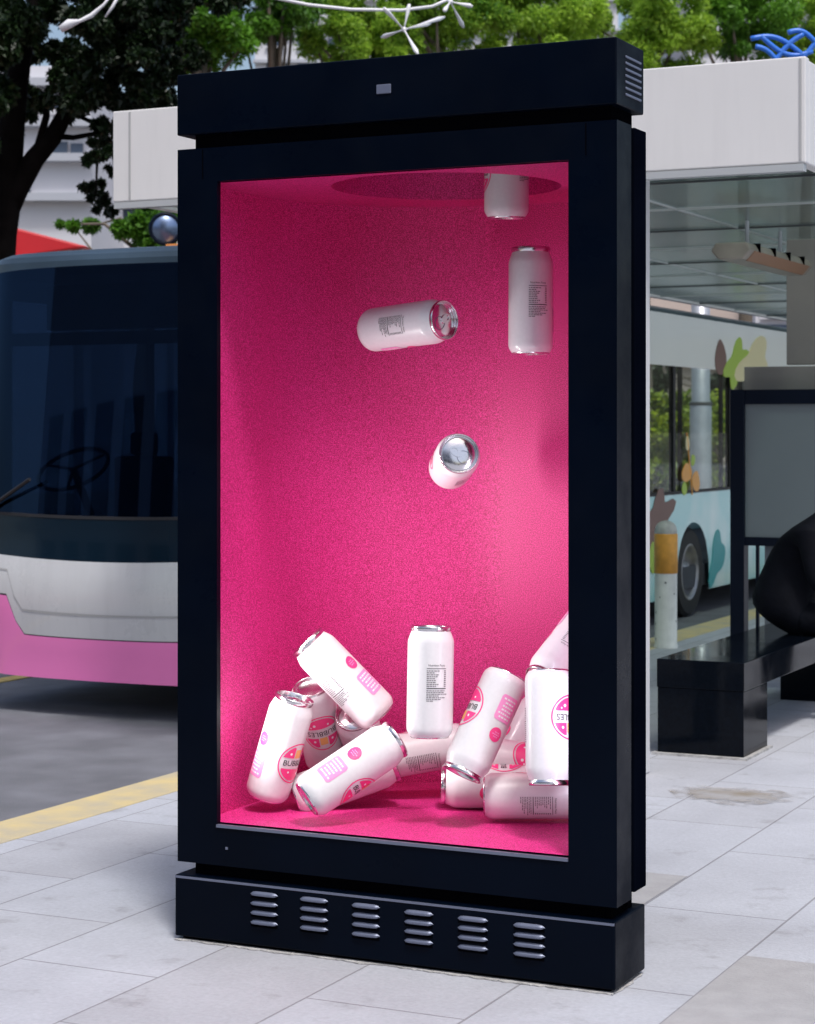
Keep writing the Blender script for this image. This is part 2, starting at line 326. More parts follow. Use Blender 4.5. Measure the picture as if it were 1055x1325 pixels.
for (a, b, z) in ((XL, OX0, OZ1), (OX1, XR, OZ1)):
    MB().box((a+b)/2-.0015+( .02 if a==XL else -.02), (a+b)/2+.0015+(.02 if a==XL else -.02), FY+.0025, FY+.006, z+.01, Z_FT-.004).build('panel_seam', M['black'], fr)
c = on_y(293,1098,FY); MB().box(c.x-.004,c.x+.004,FY+.001,FY+.006,c.z-.004,c.z+.004).build('screw', M['louvre'], fr)
K(MB().box(XL+.05, XR-.025, FY+.03, FY+.20, Z_FT-.003, Z_HB+.003).build('neck', M['black']))
K(MB().box(XL+.05, XR-.025, FY+.03, FY+.20, Z_BT-.003, Z_FB+.003).build('neck', M['black']))
K(MB().box(XR-.10, XR-.012, FY+.127, FY+.145, Z_FB-.02, Z_FT-.01).build('side_channel', M['black']))
# rear door slab seen at the right edge, outside the display housing
K(MB().box(OX1+.02, XR+.004, FY+.148, FY+DEP+.012, on_y(832,1147,FY+DEP).z, on_y(832,170,FY+DEP).z).build('rear_door', M['navy_dark'], bevel=.004))
K(MB().box(XL+.004, NXL-.016, FY+.148, FY+DEP, OZ0-.12, Z_FT-.06).build('rear_door', M['navy_dark'], bevel=.004))
bs = K(MB().box(XL, XR, FY-.012, FY+DEP+.012, Z_BB, Z_BT).build('base', M['navy'], bevel=.005))
MB().box(XL+.02, XR-.02, FY+.005, FY+.20, -.002, Z_BB+.004).build('plinth', M['black'], bs)
MB().box(XL+.002, XR-.002, FY-.0135, FY-.010, Z_BT-.010, Z_BT-.003).build('top_edge', M['louvre'], bs)
BY = FY-.012
for gi, (px, w, yt) in enumerate(((342,36,1158),(406.5,37,1165),(473.5,37,1173),(542,38,1182),(612,40,1190),(685,42,1199))):
    for k in range(4):
        c = on_y(px, yt+k*12.3, BY); w2 = (on_y(px+w/2,yt,BY).x-on_y(px-w/2,yt,BY).x)/2
        lv = MB(); n = 10
        vs = []
        for j in range(n+1):                                    # half-capsule hood, open below
            t = -1+2*j/n; e = sqrt(max(0, 1-abs(t)**5))
            vs += [(c.x+t*w2, BY+.001, c.z+.009*e), (c.x+t*w2, BY-.006*e, c.z+.005*e), (c.x+t*w2, BY-.011*e, c.z-.004*e), (c.x+t*w2, BY+.001, c.z-.006*e)]
        fs = []
        for j in range(n):
            for q in range(3): fs.append((j*4+q, (j+1)*4+q, (j+1)*4+q+1, j*4+q+1))
        lv.add(vs, fs); lo_ = lv.build('louvre', M['louvre'], bs, smooth=True)
        MB().box(c.x-w2*.94, c.x+w2*.94, BY-.0012, BY+.001, c.z-.0135, c.z-.004).build('slot', M['black'], lo_)
# old grout and grit where the plinth meets the paving
mb = MB(); per_ = []
P_ = [(XL+.0,FY-.02),(XR+.0,FY-.02),(XR+.0,FY+.23),(XL+.0,FY+.23)]
for q in range(4):
    (ax,ay),(bx_,by_) = P_[q], P_[(q+1)%4]; L = math.hypot(bx_-ax,by_-ay); k = int(L/.011)
    for e in range(k): t = e/k; jw = locals().get('jw', 0)*.8+random.uniform(-.0045,.0045); j_ = jw+random.uniform(-.001,.001); nx, ny = (by_-ay)/L, -(bx_-ax)/L; per_.append((ax+(bx_-ax)*t+nx*j_, ay+(by_-ay)*t+ny*j_))
mb.prism(per_, .001, .0045, 'z'); mb.build('grout_edge', M['grout'], bs)
# display case: lining, ceiling with round drop hole, shaft, outer housing
NY0, NY1 = FY+.027, 6.485
NXR0, NXR1 = OX1+.085, -2.335
OZ1 -= .002; CRN = .62                     # radius of the rounded back left corner
HC, HR = (-2.70, 5.90), .365
mb = MB()
mb.add([(NXL,NY0,OZ0),(NXR0,NY0,OZ0),(NXR1,NY1,OZ0),(NXL,NY1,OZ0)], [(0,1,2,3)])            # floor
wl = [(NXL,NY0)]+[(NXL+CRN-CRN*cos(a), NY1-CRN+CRN*sin(a)) for a in [pi/2*i/24 for i in range(25)]]+[(NXR1,NY1)]
mb.add([(x,y,z) for x,y in wl for z in (OZ0,OZ1)], [(2*i,2*i+2,2*i+3,2*i+1) for i in range(len(wl)-1)])   # left and back wall, rounded corner
mb.add([(NXR1,NY1,OZ0),(NXR0,NY0,OZ0),(NXR0,NY0,OZ1),(NXR1,NY1,OZ1)], [(0,1,2,3)])            # right wall
# ceiling ring
n = 64; ring = []; outer = []
def edge_hit(a):
    dx, dy = cos(a), sin(a); best = 1e9
    P = [(NXL,NY0),(NXR0,NY0),(NXR1,NY1),(NXL,NY1)]
    for i in range(4):
        ax, ay = P[i]; bx, by = P[(i+1)%4]; ex, ey = bx-ax, by-ay; den = dx*ey-dy*ex
        if abs(den) < 1e-9: continue
        t = ((ax-HC[0])*ey-(ay-HC[1])*ex)/den; s2 = ((ax-HC[0])*dy-(ay-HC[1])*dx)/den
        if t > 0 and -1e-6 <= s2 <= 1+1e-6: best = min(best, t)
    return best
angs = sorted([2*pi*i/n for i in range(n)]+[atan2(p[1]-HC[1], p[0]-HC[0])%(2*pi) for p in ((NXL,NY0),(NXR0,NY0),(NXR1,NY1),(NXL,NY1))])
for a in angs:
    t = edge_hit(a); ring.append((HC[0]+HR*cos(a), HC[1]+HR*sin(a), OZ1)); outer.append((HC[0]+t*cos(a), HC[1]+t*sin(a), OZ1))
N = len(angs); mb.add(ring+outer, [(i, (i+1)%N, N+(i+1)%N, N+i) for i in range(N)])
ln = K(mb.build('case_lining', M['pink'], smooth=False))
for p in ln.data.polygons:
    if abs(p.normal.z) < .1: p.use_smooth = True
mb = MB(); zt = ZT-.03
mb.add(ring+[(x,y,zt) for x,y,_ in ring], [(i, (i+1)%N, N+(i+1)%N, N+i) for i in range(N)]+[tuple(range(N,2*N))])
mb.build('drop_hole', M['pink'], ln)
q = .012; OP = [(NXL-q,FY+.24),(NXR0+.001,FY+.24),(NXR1+.045,NY1+q),(NXL-q,NY1+q)]
K(MB().prism([(NXL-q,NY0+.02),(NXL-q,NY1+q),(NXL-q+.008,NY1+q),(NXL-q+.008,NY0+.02)][::-1], .02, ZT-.01, 'z').build('case_housing', M['navy_dark']))
mb = MB()
mb.add([(OP[3][0],OP[3][1],.02),(OP[2][0],OP[2][1],.02),(OP[2][0],OP[2][1],ZT-.01),(OP[3][0],OP[3][1],ZT-.01)], [(0,1,2,3)])
mb.add([(NXR0+.02,FY+.13,.02),(OP[2][0],OP[2][1],.02),(OP[2][0],OP[2][1],ZT-.01),(NXR0+.02,FY+.13,ZT-.01)], [(0,1,2,3)])
mb.add([(NXL-q,FY+.2,ZT-.01),(NXR0+.02,FY+.2,ZT-.01),(OP[2][0],OP[2][1],ZT-.01),(OP[3][0],OP[3][1],ZT-.01)], [(0,1,2,3)])
mb.add([(NXL-q,FY+.2,OZ0-.01),(NXR0+.02,FY+.2,OZ0-.01),(OP[2][0],OP[2][1],OZ0-.01),(OP[3][0],OP[3][1],OZ0-.01)], [(0,1,2,3)])
K(mb.build('case_housing', M['navy_dark']))
# the case's own lamps: LED bars tucked behind the frame's left post and lower rail
def bar(name, loc, rot, sx, sy, en, col):
    l = bpy.data.lights.new(name, 'AREA'); l.shape = 'RECTANGLE'; l.size = sx; l.size_y = sy; l.spread = radians(120); l.energy = en; l.color = col
    ob = bpy.data.objects.new(name, l); COL.objects.link(ob); ob.location = loc; ob.rotation_euler = rot; keep(ob, kiosk); return ob
def aim(v): return Vector(v).to_track_quat('-Z','Y').to_euler()
bar('case_light', (OX0-.030, FY+.052, 1.38), aim((.74,.66,-.10)), .04, .30, 3.2, (1,.94,.95))
bar('case_light', (OX0-.030, FY+.052, .88), aim((.80,.60,.04)), .04, .6, 4.0, (1,.93,.94))
bar('case_light', (OX1+.045, FY+.052, 1.00), aim((-.50,.86,-.06)), .04, 1.1, 1.8, (.88,.84,1))

# ------------------------------------------------------------------ drink cans
CH, CR = .343, .0715
def wrap(u, z, off=.0011): a = u/CR; r = CR+off; return (r*cos(a), r*sin(a), z)
class Decal(MB):
    def region(s, x0, x1, lo, hi, mi=0, off=.0011, step=.0035):
        n = max(1, int(round((x1-x0)/step)))
        xs = [x0+(x1-x0)*i/n for i in range(n+1)]
        for a, b in zip(xs[:-1], xs[1:]):
            la, ha, lb, hb = lo(a), hi(a), lo(b), hi(b)
            if ha-la <= 1e-5 and hb-lb <= 1e-5: continue
            s.add([wrap(a,la,off),wrap(b,lb,off),wrap(b,max(hb,lb),off),wrap(a,max(ha,la),off)], [(0,1,2,3)], mi)
    def rect(s, cx, cz, w, h, mi=0, off=.0011, r=0):
        def e(x):
            d = abs(x-cx)-(w/2-r)
            return 0 if d <= 0 or r == 0 else r-sqrt(max(0, r*r-d*d))
        s.region(cx-w/2, cx+w/2, lambda x: cz-h/2+e(x), lambda x: cz+h/2-e(x), mi, off, min(.0035, max(w/10,.001)))
    def ring(s, cx, cz, r0, r1, mi=0, off=.0011, n=72):
        v = []
        for i in range(n):
            a = 2*pi*i/n; v += [wrap(cx+r0*cos(a), cz+r0*sin(a), off), wrap(cx+r1*cos(a), cz+r1*sin(a), off)]
        s.add(v, [(2*i, 2*i+1, 2*((i+1)%n)+1, 2*((i+1)%n)) for i in range(n)], mi)
    def disc(s, cx, cz, r, mi=0, off=.0011):
        s.region(cx-r, cx+r, lambda x: cz-sqrt(max(0,r*r-(x-cx)**2)), lambda x: cz+sqrt(max(0,r*r-(x-cx)**2)), mi, off, r/8)
    def text(s, txt, cx, cz, size, mi=0, off=.0013, sx=1, arc=0, flip=1):
        c = bpy.data.curves.new('t', 'FONT'); c.body = txt; c.size = size; c.align_x = 'CENTER'; c.align_y = 'CENTER'; c.resolution_u = 3
        o = bpy.data.objects.new('t', c); COL.objects.link(o); me = bpy.data.meshes.new_from_object(o)
        vs = [wrap(cx+v.co.x*sx, cz+v.co.y+arc*(1-(v.co.x*sx/.05)**2), off) for v in me.vertices]
        s.add(vs, [tuple(p.vertices) for p in me.polygons], mi)
        bpy.data.objects.remove(o); bpy.data.meshes.remove(me)
def dg(d): return radians(d)*CR
def make_can():
    root = empty('drink_can')
    body = [(.058,.0035),(.0605,.006),(.0645,.011),(.0690,.019),(.0710,.027),(CR,.036),(CR,.060),(CR,.29),(.0708,.298),(.067,.310),(.0622,.322),(.0605,.327)]
    MB().lathe([(r, z-CH/2) for r, z in body], 56).build('body', M['can'], root, smooth=True)
    rim = [(.0605,.327),(.0625,.331),(.0635,.3355),(.0630,.341),(.0612,.343),(.0592,.341),(.0580,.332),(.0570,.3295),(.0545,.3300),(.050,.3335),(.020,.3340),(.0001,.3340)]
    lid = MB().lathe([(r, z-CH/2) for r, z in rim], 56).build('lid', M['alu'], root, smooth=True)
    z = .3352-CH/2; mb = MB()                                  # stay-on tab with its finger hole, and the mouth score
    def oval(cx, rx, ry, k=28): return [(cx+rx*cos(2*pi*i/k), ry*sin(2*pi*i/k)) for i in range(k)]
    def band(a, b, z0, z1):
        k = len(a); mb.add([(x,y,z1) for x,y in a]+[(x,y,z1) for x,y in b]+[(x,y,z0) for x,y in a]+[(x,y,z0) for x,y in b],
            [(i,(i+1)%k,k+(i+1)%k,k+i) for i in range(k)]+[(i,2*k+i,2*k+(i+1)%k,(i+1)%k) for i in range(k)]+[(k+i,k+(i+1)%k,3*k+(i+1)%k,3*k+i) for i in range(k)])
    band(oval(.012,.022,.014), oval(.017,.010,.008), z-.001, z+.0022)
    mb.build('pull_tab', M['alu'], lid, smooth=False)
    mb = MB(); band(oval(-.020,.024,.021), oval(-.020,.0225,.0195), z-.0014, z+.0002); mb.build('mouth_score', M['louvre'], lid)
    bt = [(.0600,.0070),(.0595,.0035),(.0578,.0006),(.0560,.0),(.0535,.001),(.0515,.006),(.043,.0125),(.025,.0165),(.0001,.019)]
    MB().lathe([(r, z-CH/2) for r, z in bt], 56).build('bottom_dome', M['alu'], root, smooth=True)
    B0 = -CH/2
    d = Decal(); bz = B0+.42*CH; R = .0665                     # badge: ring, slices, word
    d.ring(0, bz, R-.0042, R, 0); rr = R-.0085
    arc = lambda x: bz+sqrt(max(0, rr*rr-x*x))
    low = lambda x: bz-sqrt(max(0, rr*rr-x*x))
    top = lambda x: bz+.017
    for sgn in (-1, 1):
        a, b = (.016,.055) if sgn > 0 else (-.055,-.016)
        d.region(a, b, top, lambda x: min(arc(x), bz+.017+max(0, (abs(x)-.006)*.0+.036-abs(abs(x)-.022)*.25)), 0)
        d.disc(sgn*.030, bz+.030, .0042, 1, .0014)
    d.region(-.0125, .0125, top, lambda x: bz+.045, 2)
    d.region(-.052, .052, low, lambda x: bz-.019, 0)
    d.disc(.022, bz-.034, .0048, 1, .0014); d.disc(-.024, bz-.030, .0036, 1, .0014); d.disc(.034, bz-.027, .0028, 1, .0014)
    d.text('BUBBLES', 0, bz-.002, .026, 3, .0013, 1.02, .002)
    d.build('round_badge', [M['hot'], M['wink'], M['orange'], M['ink']], root)
    d = Decal(); cx = dg(-113)                                 # pink text label
    d.rect(cx, B0+.325*CH, .064, .082, 0, r=.009)
    for i in range(6):
        w = (.046,.050,.040,.048,.036,.044)[i]; zz = B0+.325*CH+.029-i*.0115
        x = -w/2
        while x < w/2-.004:
            l = random.uniform(.004,.011); d.rect(cx+x+l/2, zz, min(l, w/2-x), .0052, 1, .0013); x += l+.0022
    d.build('text_label', [M['lpink'], M['wink']], root)
    d = Decal(); d.disc(cx, B0+.57*CH, .0225, 0)
    for dz_, w in ((.007,.018),(0,.026),(-.007,.020)):
        x = -w/2
        while x < w/2-.003:
            l = random.uniform(.003,.006); d.rect(cx+x+l/2, B0+.57*CH+dz_, l, .0032, 1, .0013); x += l+.0018
    d.build('dot_sticker', [M['hot'], M['lpink']], root)
    d = Decal(); cx = dg(155); w = .062; zt = B0+.655*CH       # nutrition table
    d.text('Nutrition Facts', cx, zt, .0088, 0, .0012, .98)
    d.rect(cx, zt-.0095, w, .0016, 0)
    z = zt-.0165
    rows = [1,.55,.8,.9,.62,.75,.5,.85,.7]
    for i, rw in enumerate(rows):
        x = 0
        while x < w*rw*.62:
            l = random.uniform(.003,.009); d.rect(cx-w/2+x+l/2, z, l, .0026, 1); x += l+.0016
        d.rect(cx+w/2-.004, z, .007, .0026, 1); z -= .0058
    d.rect(cx, z-.001, w, .0024, 0); z -= .008
    for i in range(7):
        x = 0; rw = (.95,.9,.98,.6,.9,.7,.4)[i]
        while x < w*rw-.004:
            l = random.uniform(.003,.010); d.rect(cx-w/2+x+l/2, z, l, .0024, 1); x += l+.0018
        z -= .0052
    d.build('nutrition_table', [M['ink'], M['grey']], root)
    return root
proto = make_can(); used = [False]
def copy_tree(o, parent=None):
    c = o.copy(); COL.objects.link(c)
    if parent: c.parent = parent
    for ch in list(o.children): copy_tree(ch, c)
    return c
camP = Vector((0,0,H))
IR = Vector((CT, ST, 0)); IF = Vector((-ST, CT, 0)); IU = Vector((0,0,1))
def can(px, py, d, ang, tilt, phi, label, roll=0):
    o = copy_tree(proto) if used[0] else proto; used[0] = True
    p = at(px, py, d); a = radians(ang); t = radians(tilt)
    vd = (camP-p).normalized(); rr = IR-vd*IR.dot(vd); rr.normalize(); uu = vd.cross(rr).normalized()
    ax = (rr*sin(a)+uu*cos(a))*cos(t)+vd*sin(t); ax.normalize()
    cdir = vd-ax*vd.dot(ax)
    if cdir.length < 1e-3: cdir = uu
    cdir.normalize(); side = ax.cross(cdir)                # local azimuth phi must point along cdir
    ph = radians(phi); X = cdir*cos(ph)-side*sin(ph); Y = ax.cross(X)
    o.matrix_world = Matrix(((X.x,Y.x,ax.x,p.x),(X.y,Y.y,ax.y,p.y),(X.z,Y.z,ax.z,p.z),(0,0,0,1)))
    loc, rot, _ = o.matrix_world.decompose(); o.location = loc; o.rotation_euler = rot.to_euler()
    tag(o, label, 'can', 'white drink cans tumbling in the pink case')
can(363,967,6.56, 15.9, 14, -58, 'upright white can at the left of the heap, lid showing, pink badge half visible')
can(414,942,6.80, 167,-36, 4, 'upside-down white can behind the leftmost can, its domed base reflecting pink')
can(445,878.5,6.60,-44.5, 4,-163, 'tilted white can balanced on top of the left heap, lid end up left')
can(455,995,6.36, 56.3,-10, -84, 'white can lying slanted at the front of the left heap, base towards the floor')
can(447,1009,6.62, 70, 0, 30, 'white can lying mostly hidden beneath the slanted front can')
can(470,957,6.83,-20, 58, 40, 'white can showing only its lid between the balanced can and the slanted can')
can(546,972,6.78, 80, 0, 120, 'white can lying on its side beneath the upright middle can')
can(557,882,6.30, 1.0, 3.5, 139, 'white can standing upright in the middle of the heap, nutrition table in front')
can(628,937,6.30, 205, 8,-77, 'upside-down white can leaning right of the middle one, pink label turned to the right')
can(711,941,6.10, 180, 2, 58, 'upside-down upright white can at the right edge, black letters cut by the frame')
can(697,1030,6.38, 90, 0, 128, 'white can lying along the floor at the lower right corner')
can(640,1018,6.60,-88, 0, -95, 'white can lying on the floor behind the lower right one, pink dot at its side')
can(672,966,6.90, 28,-6, -50, 'shadowed white can leaning behind the two right-hand cans')
can(700,990,6.74, 96, 0, 25, 'white can lying on top of the lower right cans, pink ring just visible')
can(739,834,6.53, 218, 30, 152, 'tilted white can at the right edge above the upside-down one, mostly behind the frame')
can(687,389.5,6.56, 0,-5, 135, 'white can falling upright near the upper right corner')
can(526,421,6.62, 82, 43, 160, 'white can falling on its side, dark reflecting lid towards the right')
can(588,597,6.62, 32, 80, 94, 'white can falling lid first towards the viewer in the middle of the case')
can(656,213,6.52, 0,-5, 96, 'white can dropping out of the round hole in the case ceiling')

# ------------------------------------------------------------------ shelter
UZ = 2.77
SV0, SX0 = 8.85, on_y(146,200,8.85).x; SX1 = on_y(1043,150,8.85).x; SVE = 26.0
FT = on_y(832,89,SV0).z
sh = empty('bus_shelter', ((SX0+SX1)/2, SV0+4, 0)); tag(sh, 'white bus shelter roof with deep fascia and mirrored ceiling over the pavement', 'bus shelter')
KS = lambda o: keep(o, sh)
mb = MB(); th = .06
mb.box(SX0, SX1, SV0, SV0+th, UZ, FT); mb.box(SX0, SX0+th, SV0+th, SVE, UZ, FT-.01); mb.box(SX1-th, SX1, SV0+th, SVE, UZ, FT-.01)
fa = KS(mb.build('fascia', M['fascia'], bevel=.006))
for px in (168, 1036): x = on_y(px,150,SV0).x; MB().box(x-.006, x+.006, SV0-.0025, SV0+.002, UZ+.01, FT-.01).build('joint', M['fascia_dim'], fa)
MB().box(SX0+.01, SX1-.01, SV0-.004, SV0+.05, UZ-.035, UZ-.003).build('drip_rail', M['purlin'], fa)
ce = KS(MB().box(SX0+th, SX1-th, SV0+th, SVE, UZ+.02, UZ+.034).build('ceiling', M['roof_glass']))
y = SV0+.55; k = 0
while y < SVE-.5:
    MB().box(SX0+th, SX1-th, y, y+.014, UZ+.008, UZ+.0185).build('ceiling_joint', M['purlin'] if k%2 else M['dark_line'], ce); y += 1.15; k += 1
for px_ in (.35, .68):
    x = SX0+(SX1-SX0)*px_; MB().box(x, x+.012, SV0+th, SVE-.2, UZ+.010, UZ+.0185).build('ceiling_joint', M['purlin'], ce)
x = on_y(842,900,9.07).x; KS(MB().box(x-.14, x, 8.93, 9.07, 0, UZ+.02).build('column', M['column'], bevel=.01))
for yy in (14.5, 20.0, 25.4): KS(MB().box(SX1-.5, SX1-.38, yy, yy+.12, 0, UZ+.02).build('column', M['column'], bevel=.01))
c = on_y(1020,0,12.6); x0 = on_y(1018,420,12.6).x
KS(MB().box(x0, SX1-.2, 12.6, 12.66, on_y(1018,472,12.6).z, UZ+.018).build('end_panel', M['taupe'], bevel=.004))
KS(MB().box(on_y(965,490,12.58).x, SX1-.2, 12.55, 12.70, on_y(1018,505,12.55).z+.002, on_y(1018,474,12.55).z).build('cross_beam', M['taupe'], bevel=.004))
# light fitting under the ceiling
a, b = at(935,330,13.2), at(1042,352,10.6)
lf = empty('ceiling_light', (a.x, a.y, UZ)); tag(lf, 'long unlit brown-edged light fitting hung under the shelter ceiling', 'ceiling light')
mb = MB(); ln_ = 1.35; lx, ly = at(989,338,12).x, at(989,338,12).y; LZ = 2.64
prof = [(-.09,LZ),(.09,LZ),(.115,LZ-.045),(.07,LZ-.095),(-.07,LZ-.095),(-.115,LZ-.045)]
mb.prism([(lx+p, z) for p, z in prof], ly-ln_/2, ly+ln_/2, 'y')
keep(mb.build('housing', M['lamp'], bevel=.01), lf)
keep(MB().prism([(lx+p*.99, z) for p, z in ((.118,LZ-.047),(.074,LZ-.098),(.062,LZ-.099),(.108,LZ-.042))], ly-ln_/2+.08, ly+ln_/2-.08, 'y').build('trim', M['lamp_edge']), lf)
for i in range(4): keep(MB().box(lx-.117, lx+.117, ly-.5+i*.32, ly-.48+i*.32, LZ-.046, LZ+.003).build('strap', M['black']), lf)
for yy in (-.35,.35): keep(MB().tube([(lx,ly+yy,LZ-.002),(lx,ly+yy,UZ+.018)], .012, 8).build('hanger', M['galv']), lf)

# information board
BV = 12.30
ib = empty('information_board', (on_y(954,830,BV).x, BV, 0)); tag(ib, 'blank grey board in a dark metal frame behind the bench', 'notice board')
KI = lambda o: keep(o, ib)
xa, xb, xc = on_y(945,600,BV).x, on_y(963,600,BV).x, on_y(1150,600,BV).x
z0, z1, z2, z3 = on_y(965,706,BV).z, on_y(965,695,BV).z, on_y(965,523,BV).z, on_y(965,504,BV).z
for p, q in ((xa, xb), (xc-.08, xc)): KI(MB().box(p, q, BV, BV+.1, 0, z3).build('post', M['frame'], bevel=.004))
KI(MB().box(xb, xc-.08, BV+.01, BV+.09, z2, z3-.001).build('top_rail', M['frame'])); KI(MB().box(xb, xc-.08, BV+.01, BV+.09, z0, z1).build('bottom_rail', M['frame']))
KI(MB().box(xb, xc-.08, BV+.03, BV+.06, z1, z2).build('panel', M['board']))
KI(MB().box(xb+.12, xc-.08, BV+.04, BV+.055, .10, z0).build('lower_panel', M['panelgrey']))
x = on_y(977,760,BV).x; KI(MB().box(x, x+.02, BV+.02, BV+.04, .10, z0).build('mullion', M['frame'])); 

# bench
gv = on_z(963,984,0); bx0, bx1, by0 = on_y(850,978,gv.y).x, gv.x, gv.y
by1 = on_x(983,973,bx1).y; bz = on_y(963,858,by0).z; BL = 2.7
bn = empty('granite_bench', ((bx0+bx1)/2, by0+BL/2, 0)); tag(bn, 'polished black granite bench with solid end blocks under the shelter', 'bench')
keep(MB().box(bx0, bx1, by0, by0+BL, bz-.14, bz).build('seat_slab', M['granite'], bevel=.004), bn)
for yy in (by0+.004, by0+BL-.45): keep(MB().box(bx0+.003, bx1-.003, yy, yy+.42, 0, bz-.141).build('end_block', M['granite'], bevel=.003), bn)
mb = MB().box(bx0-.02, bx1+.02, by0-.02, by0+.44, 0, .012); keep(mb.build('grout_line', M['grout']), bn)

# bollard
bc = on_z(862,838,0); bl = empty('bollard', (bc.x, bc.y, 0)); tag(bl, 'chipped white bollard with an orange band and domed cap at the kerb', 'bollard')
r = .082; c3 = (bc.x, bc.y, 0)
keep(MB().lathe([(r+.006,0),(r+.006,.02),(r,.03),(r,.545)], 32, c3).build('post', M['bwhite'], smooth=True), bl)
keep(MB().lathe([(r,.545),(r+.004,.548),(r+.004,.83),(r,.835)], 32, c3).build('orange_band', M['borange'], smooth=True), bl)
keep(MB().lathe([(r,.835),(r,.855),(r*.92,.885),(r*.72,.910),(r*.4,.925),(.0005,.932)], 32, c3).build('cap', M['bcap'], smooth=True), bl)
mb = MB()
for i in range(7):
    a = -pi/2+.35+random.uniform(-1.2,1.2); z = random.uniform(.05,.50); w, h = random.uniform(.003,.008), random.uniform(.004,.012); rr = r+.0015
    pts = [(rr*cos(a+w/r*cos(t))+bc.x, rr*sin(a+w/r*cos(t))+bc.y, z+h*sin(t)*random.uniform(.7,1.2)) for t in [2*pi*j/7 for j in range(7)]]
    mb.add(pts, [tuple(range(7))])
keep(mb.build('paint_chips', M['chip']), bl)

# ------------------------------------------------------------------ bus
BX0, BX1, BV0, BV1 = -7.98, -5.75, 10.20, 27.0
bus = empty('city_bus', ((BX0+BX1)/2, (BV0+BV1)/2, -.12)); tag(bus, 'white and pink city bus with a teal leaf-printed side, stopped at the kerb', 'bus')
KB = lambda o: keep(o, bus)
RC = .38
cols = []
for i in range(13): a = -pi/2*i/12; cols.append((BX1-RC+RC*cos(a), BV0+RC+RC*sin(a)))
for i in range(1, 24): cols.append((BX1-RC+(BX0+2*RC-BX1)*i/24, BV0))
for i in range(13): a = -pi/2-pi/2*i/12; cols.append((BX0+RC+RC*cos(a), BV0+RC+RC*sin(a)))
xm, hw = (BX0+BX1)/2, (BX1-BX0)/2
def fpos(x, y, z):
    t = (x-xm)/hw; fr_ = max(0, min(1, (BV0+RC-y)/RC))
    bulge = -.10*(1-t*t)*fr_; lean = max(0, z-1.05)*.10*fr_ + max(0, .30-z)*.06*fr_; belly = -.05*fr_*math.exp(-((z-.62)/.28)**2)
    return (x, y+bulge+lean+belly, z)
def tt(x): return abs((x-xm)/hw)
b_bot = lambda x, y: .105+.05*tt(x)**6
b_pink = lambda x, y: .36+.06*tt(x)**3+.9*min(.34, max(0, (tt(x)-.5)/.25))**2*2.2
b_white = lambda x, y: .815+.055*tt(x)**2+.06*max(0, (y-BV0)/RC)
b_dark = lambda x, y: 1.065+.03*tt(x)**2
b_glass = lambda x, y: 2.585-.03*tt(x)**3
b_roof = lambda x, y: 2.62
def band(name, lo, hi, m, n=8, off=0, parent=None):
    mb = MB(); vs = []
    for x, y in cols:
        a, b = lo(x, y), hi(x, y)
        for j in range(n+1): p = fpos(x, y, a+(b-a)*j/n); vs.append((p[0], p[1]-off, p[2]))
    fs = [(i*(n+1)+j, (i+1)*(n+1)+j, (i+1)*(n+1)+j+1, i*(n+1)+j+1) for i in range(len(cols)-1) for j in range(n)]
    mb.add(vs, [f[::-1] for f in fs]); o = mb.build(name, m, smooth=True)
    return KB(o) if parent is None else (setattr(o, 'parent', parent) or o)
sk = band('skirt', b_bot, lambda x,y: b_pink(x,y)-.006, M['bus_pink'])
bm = band('bumper', b_pink, b_white, M['bus_white'], 10)
band('skirt_seam', lambda x,y: b_pink(x,y)-.008, lambda x,y: b_pink(x,y)+.002, M['seam'], 1, 0)
band('crease', lambda x,y: b_pink(x,y)+.135+.01*tt(x), lambda x,y: b_pink(x,y)+.146+.01*tt(x), M['fascia_dim'], 1, .003, bm)
band('grille_panel', b_white, b_dark, M['bus_dark'], 4)
band('windscreen_sill', b_dark, lambda x,y: b_dark(x,y)+.018, M['seam'], 1, .004)
ws = band('windscreen', lambda x,y: b_dark(x,y)+.018, b_glass, M['windscreen'], 14)
band('roof_brow', b_glass, b_roof, M['bus_roof'], 2)
# roof shell
def outline(inset, z):
    pts = [(BX1-inset, BV1-inset)]+[(xm+(x-xm)*(1-inset/hw), y+inset) for x, y in cols]+[(BX0+inset, BV1-inset)]
    return [fpos(x, y, z) if y < BV1-1 else (x, y, z) for x, y in pts]
rings = [outline(0,2.62), outline(.03,2.655), outline(.10,2.685), outline(.28,2.705)]
mb = MB(); n = len(rings[0])
for a, b in zip(rings[:-1], rings[1:]): mb.add(a+b, [(i,(i+1)%n,n+(i+1)%n,n+i) for i in range(n)])
mb.add(rings[-1], [tuple(range(n))]); KB(mb.build('roof', M['bus_roof'], smooth=True))
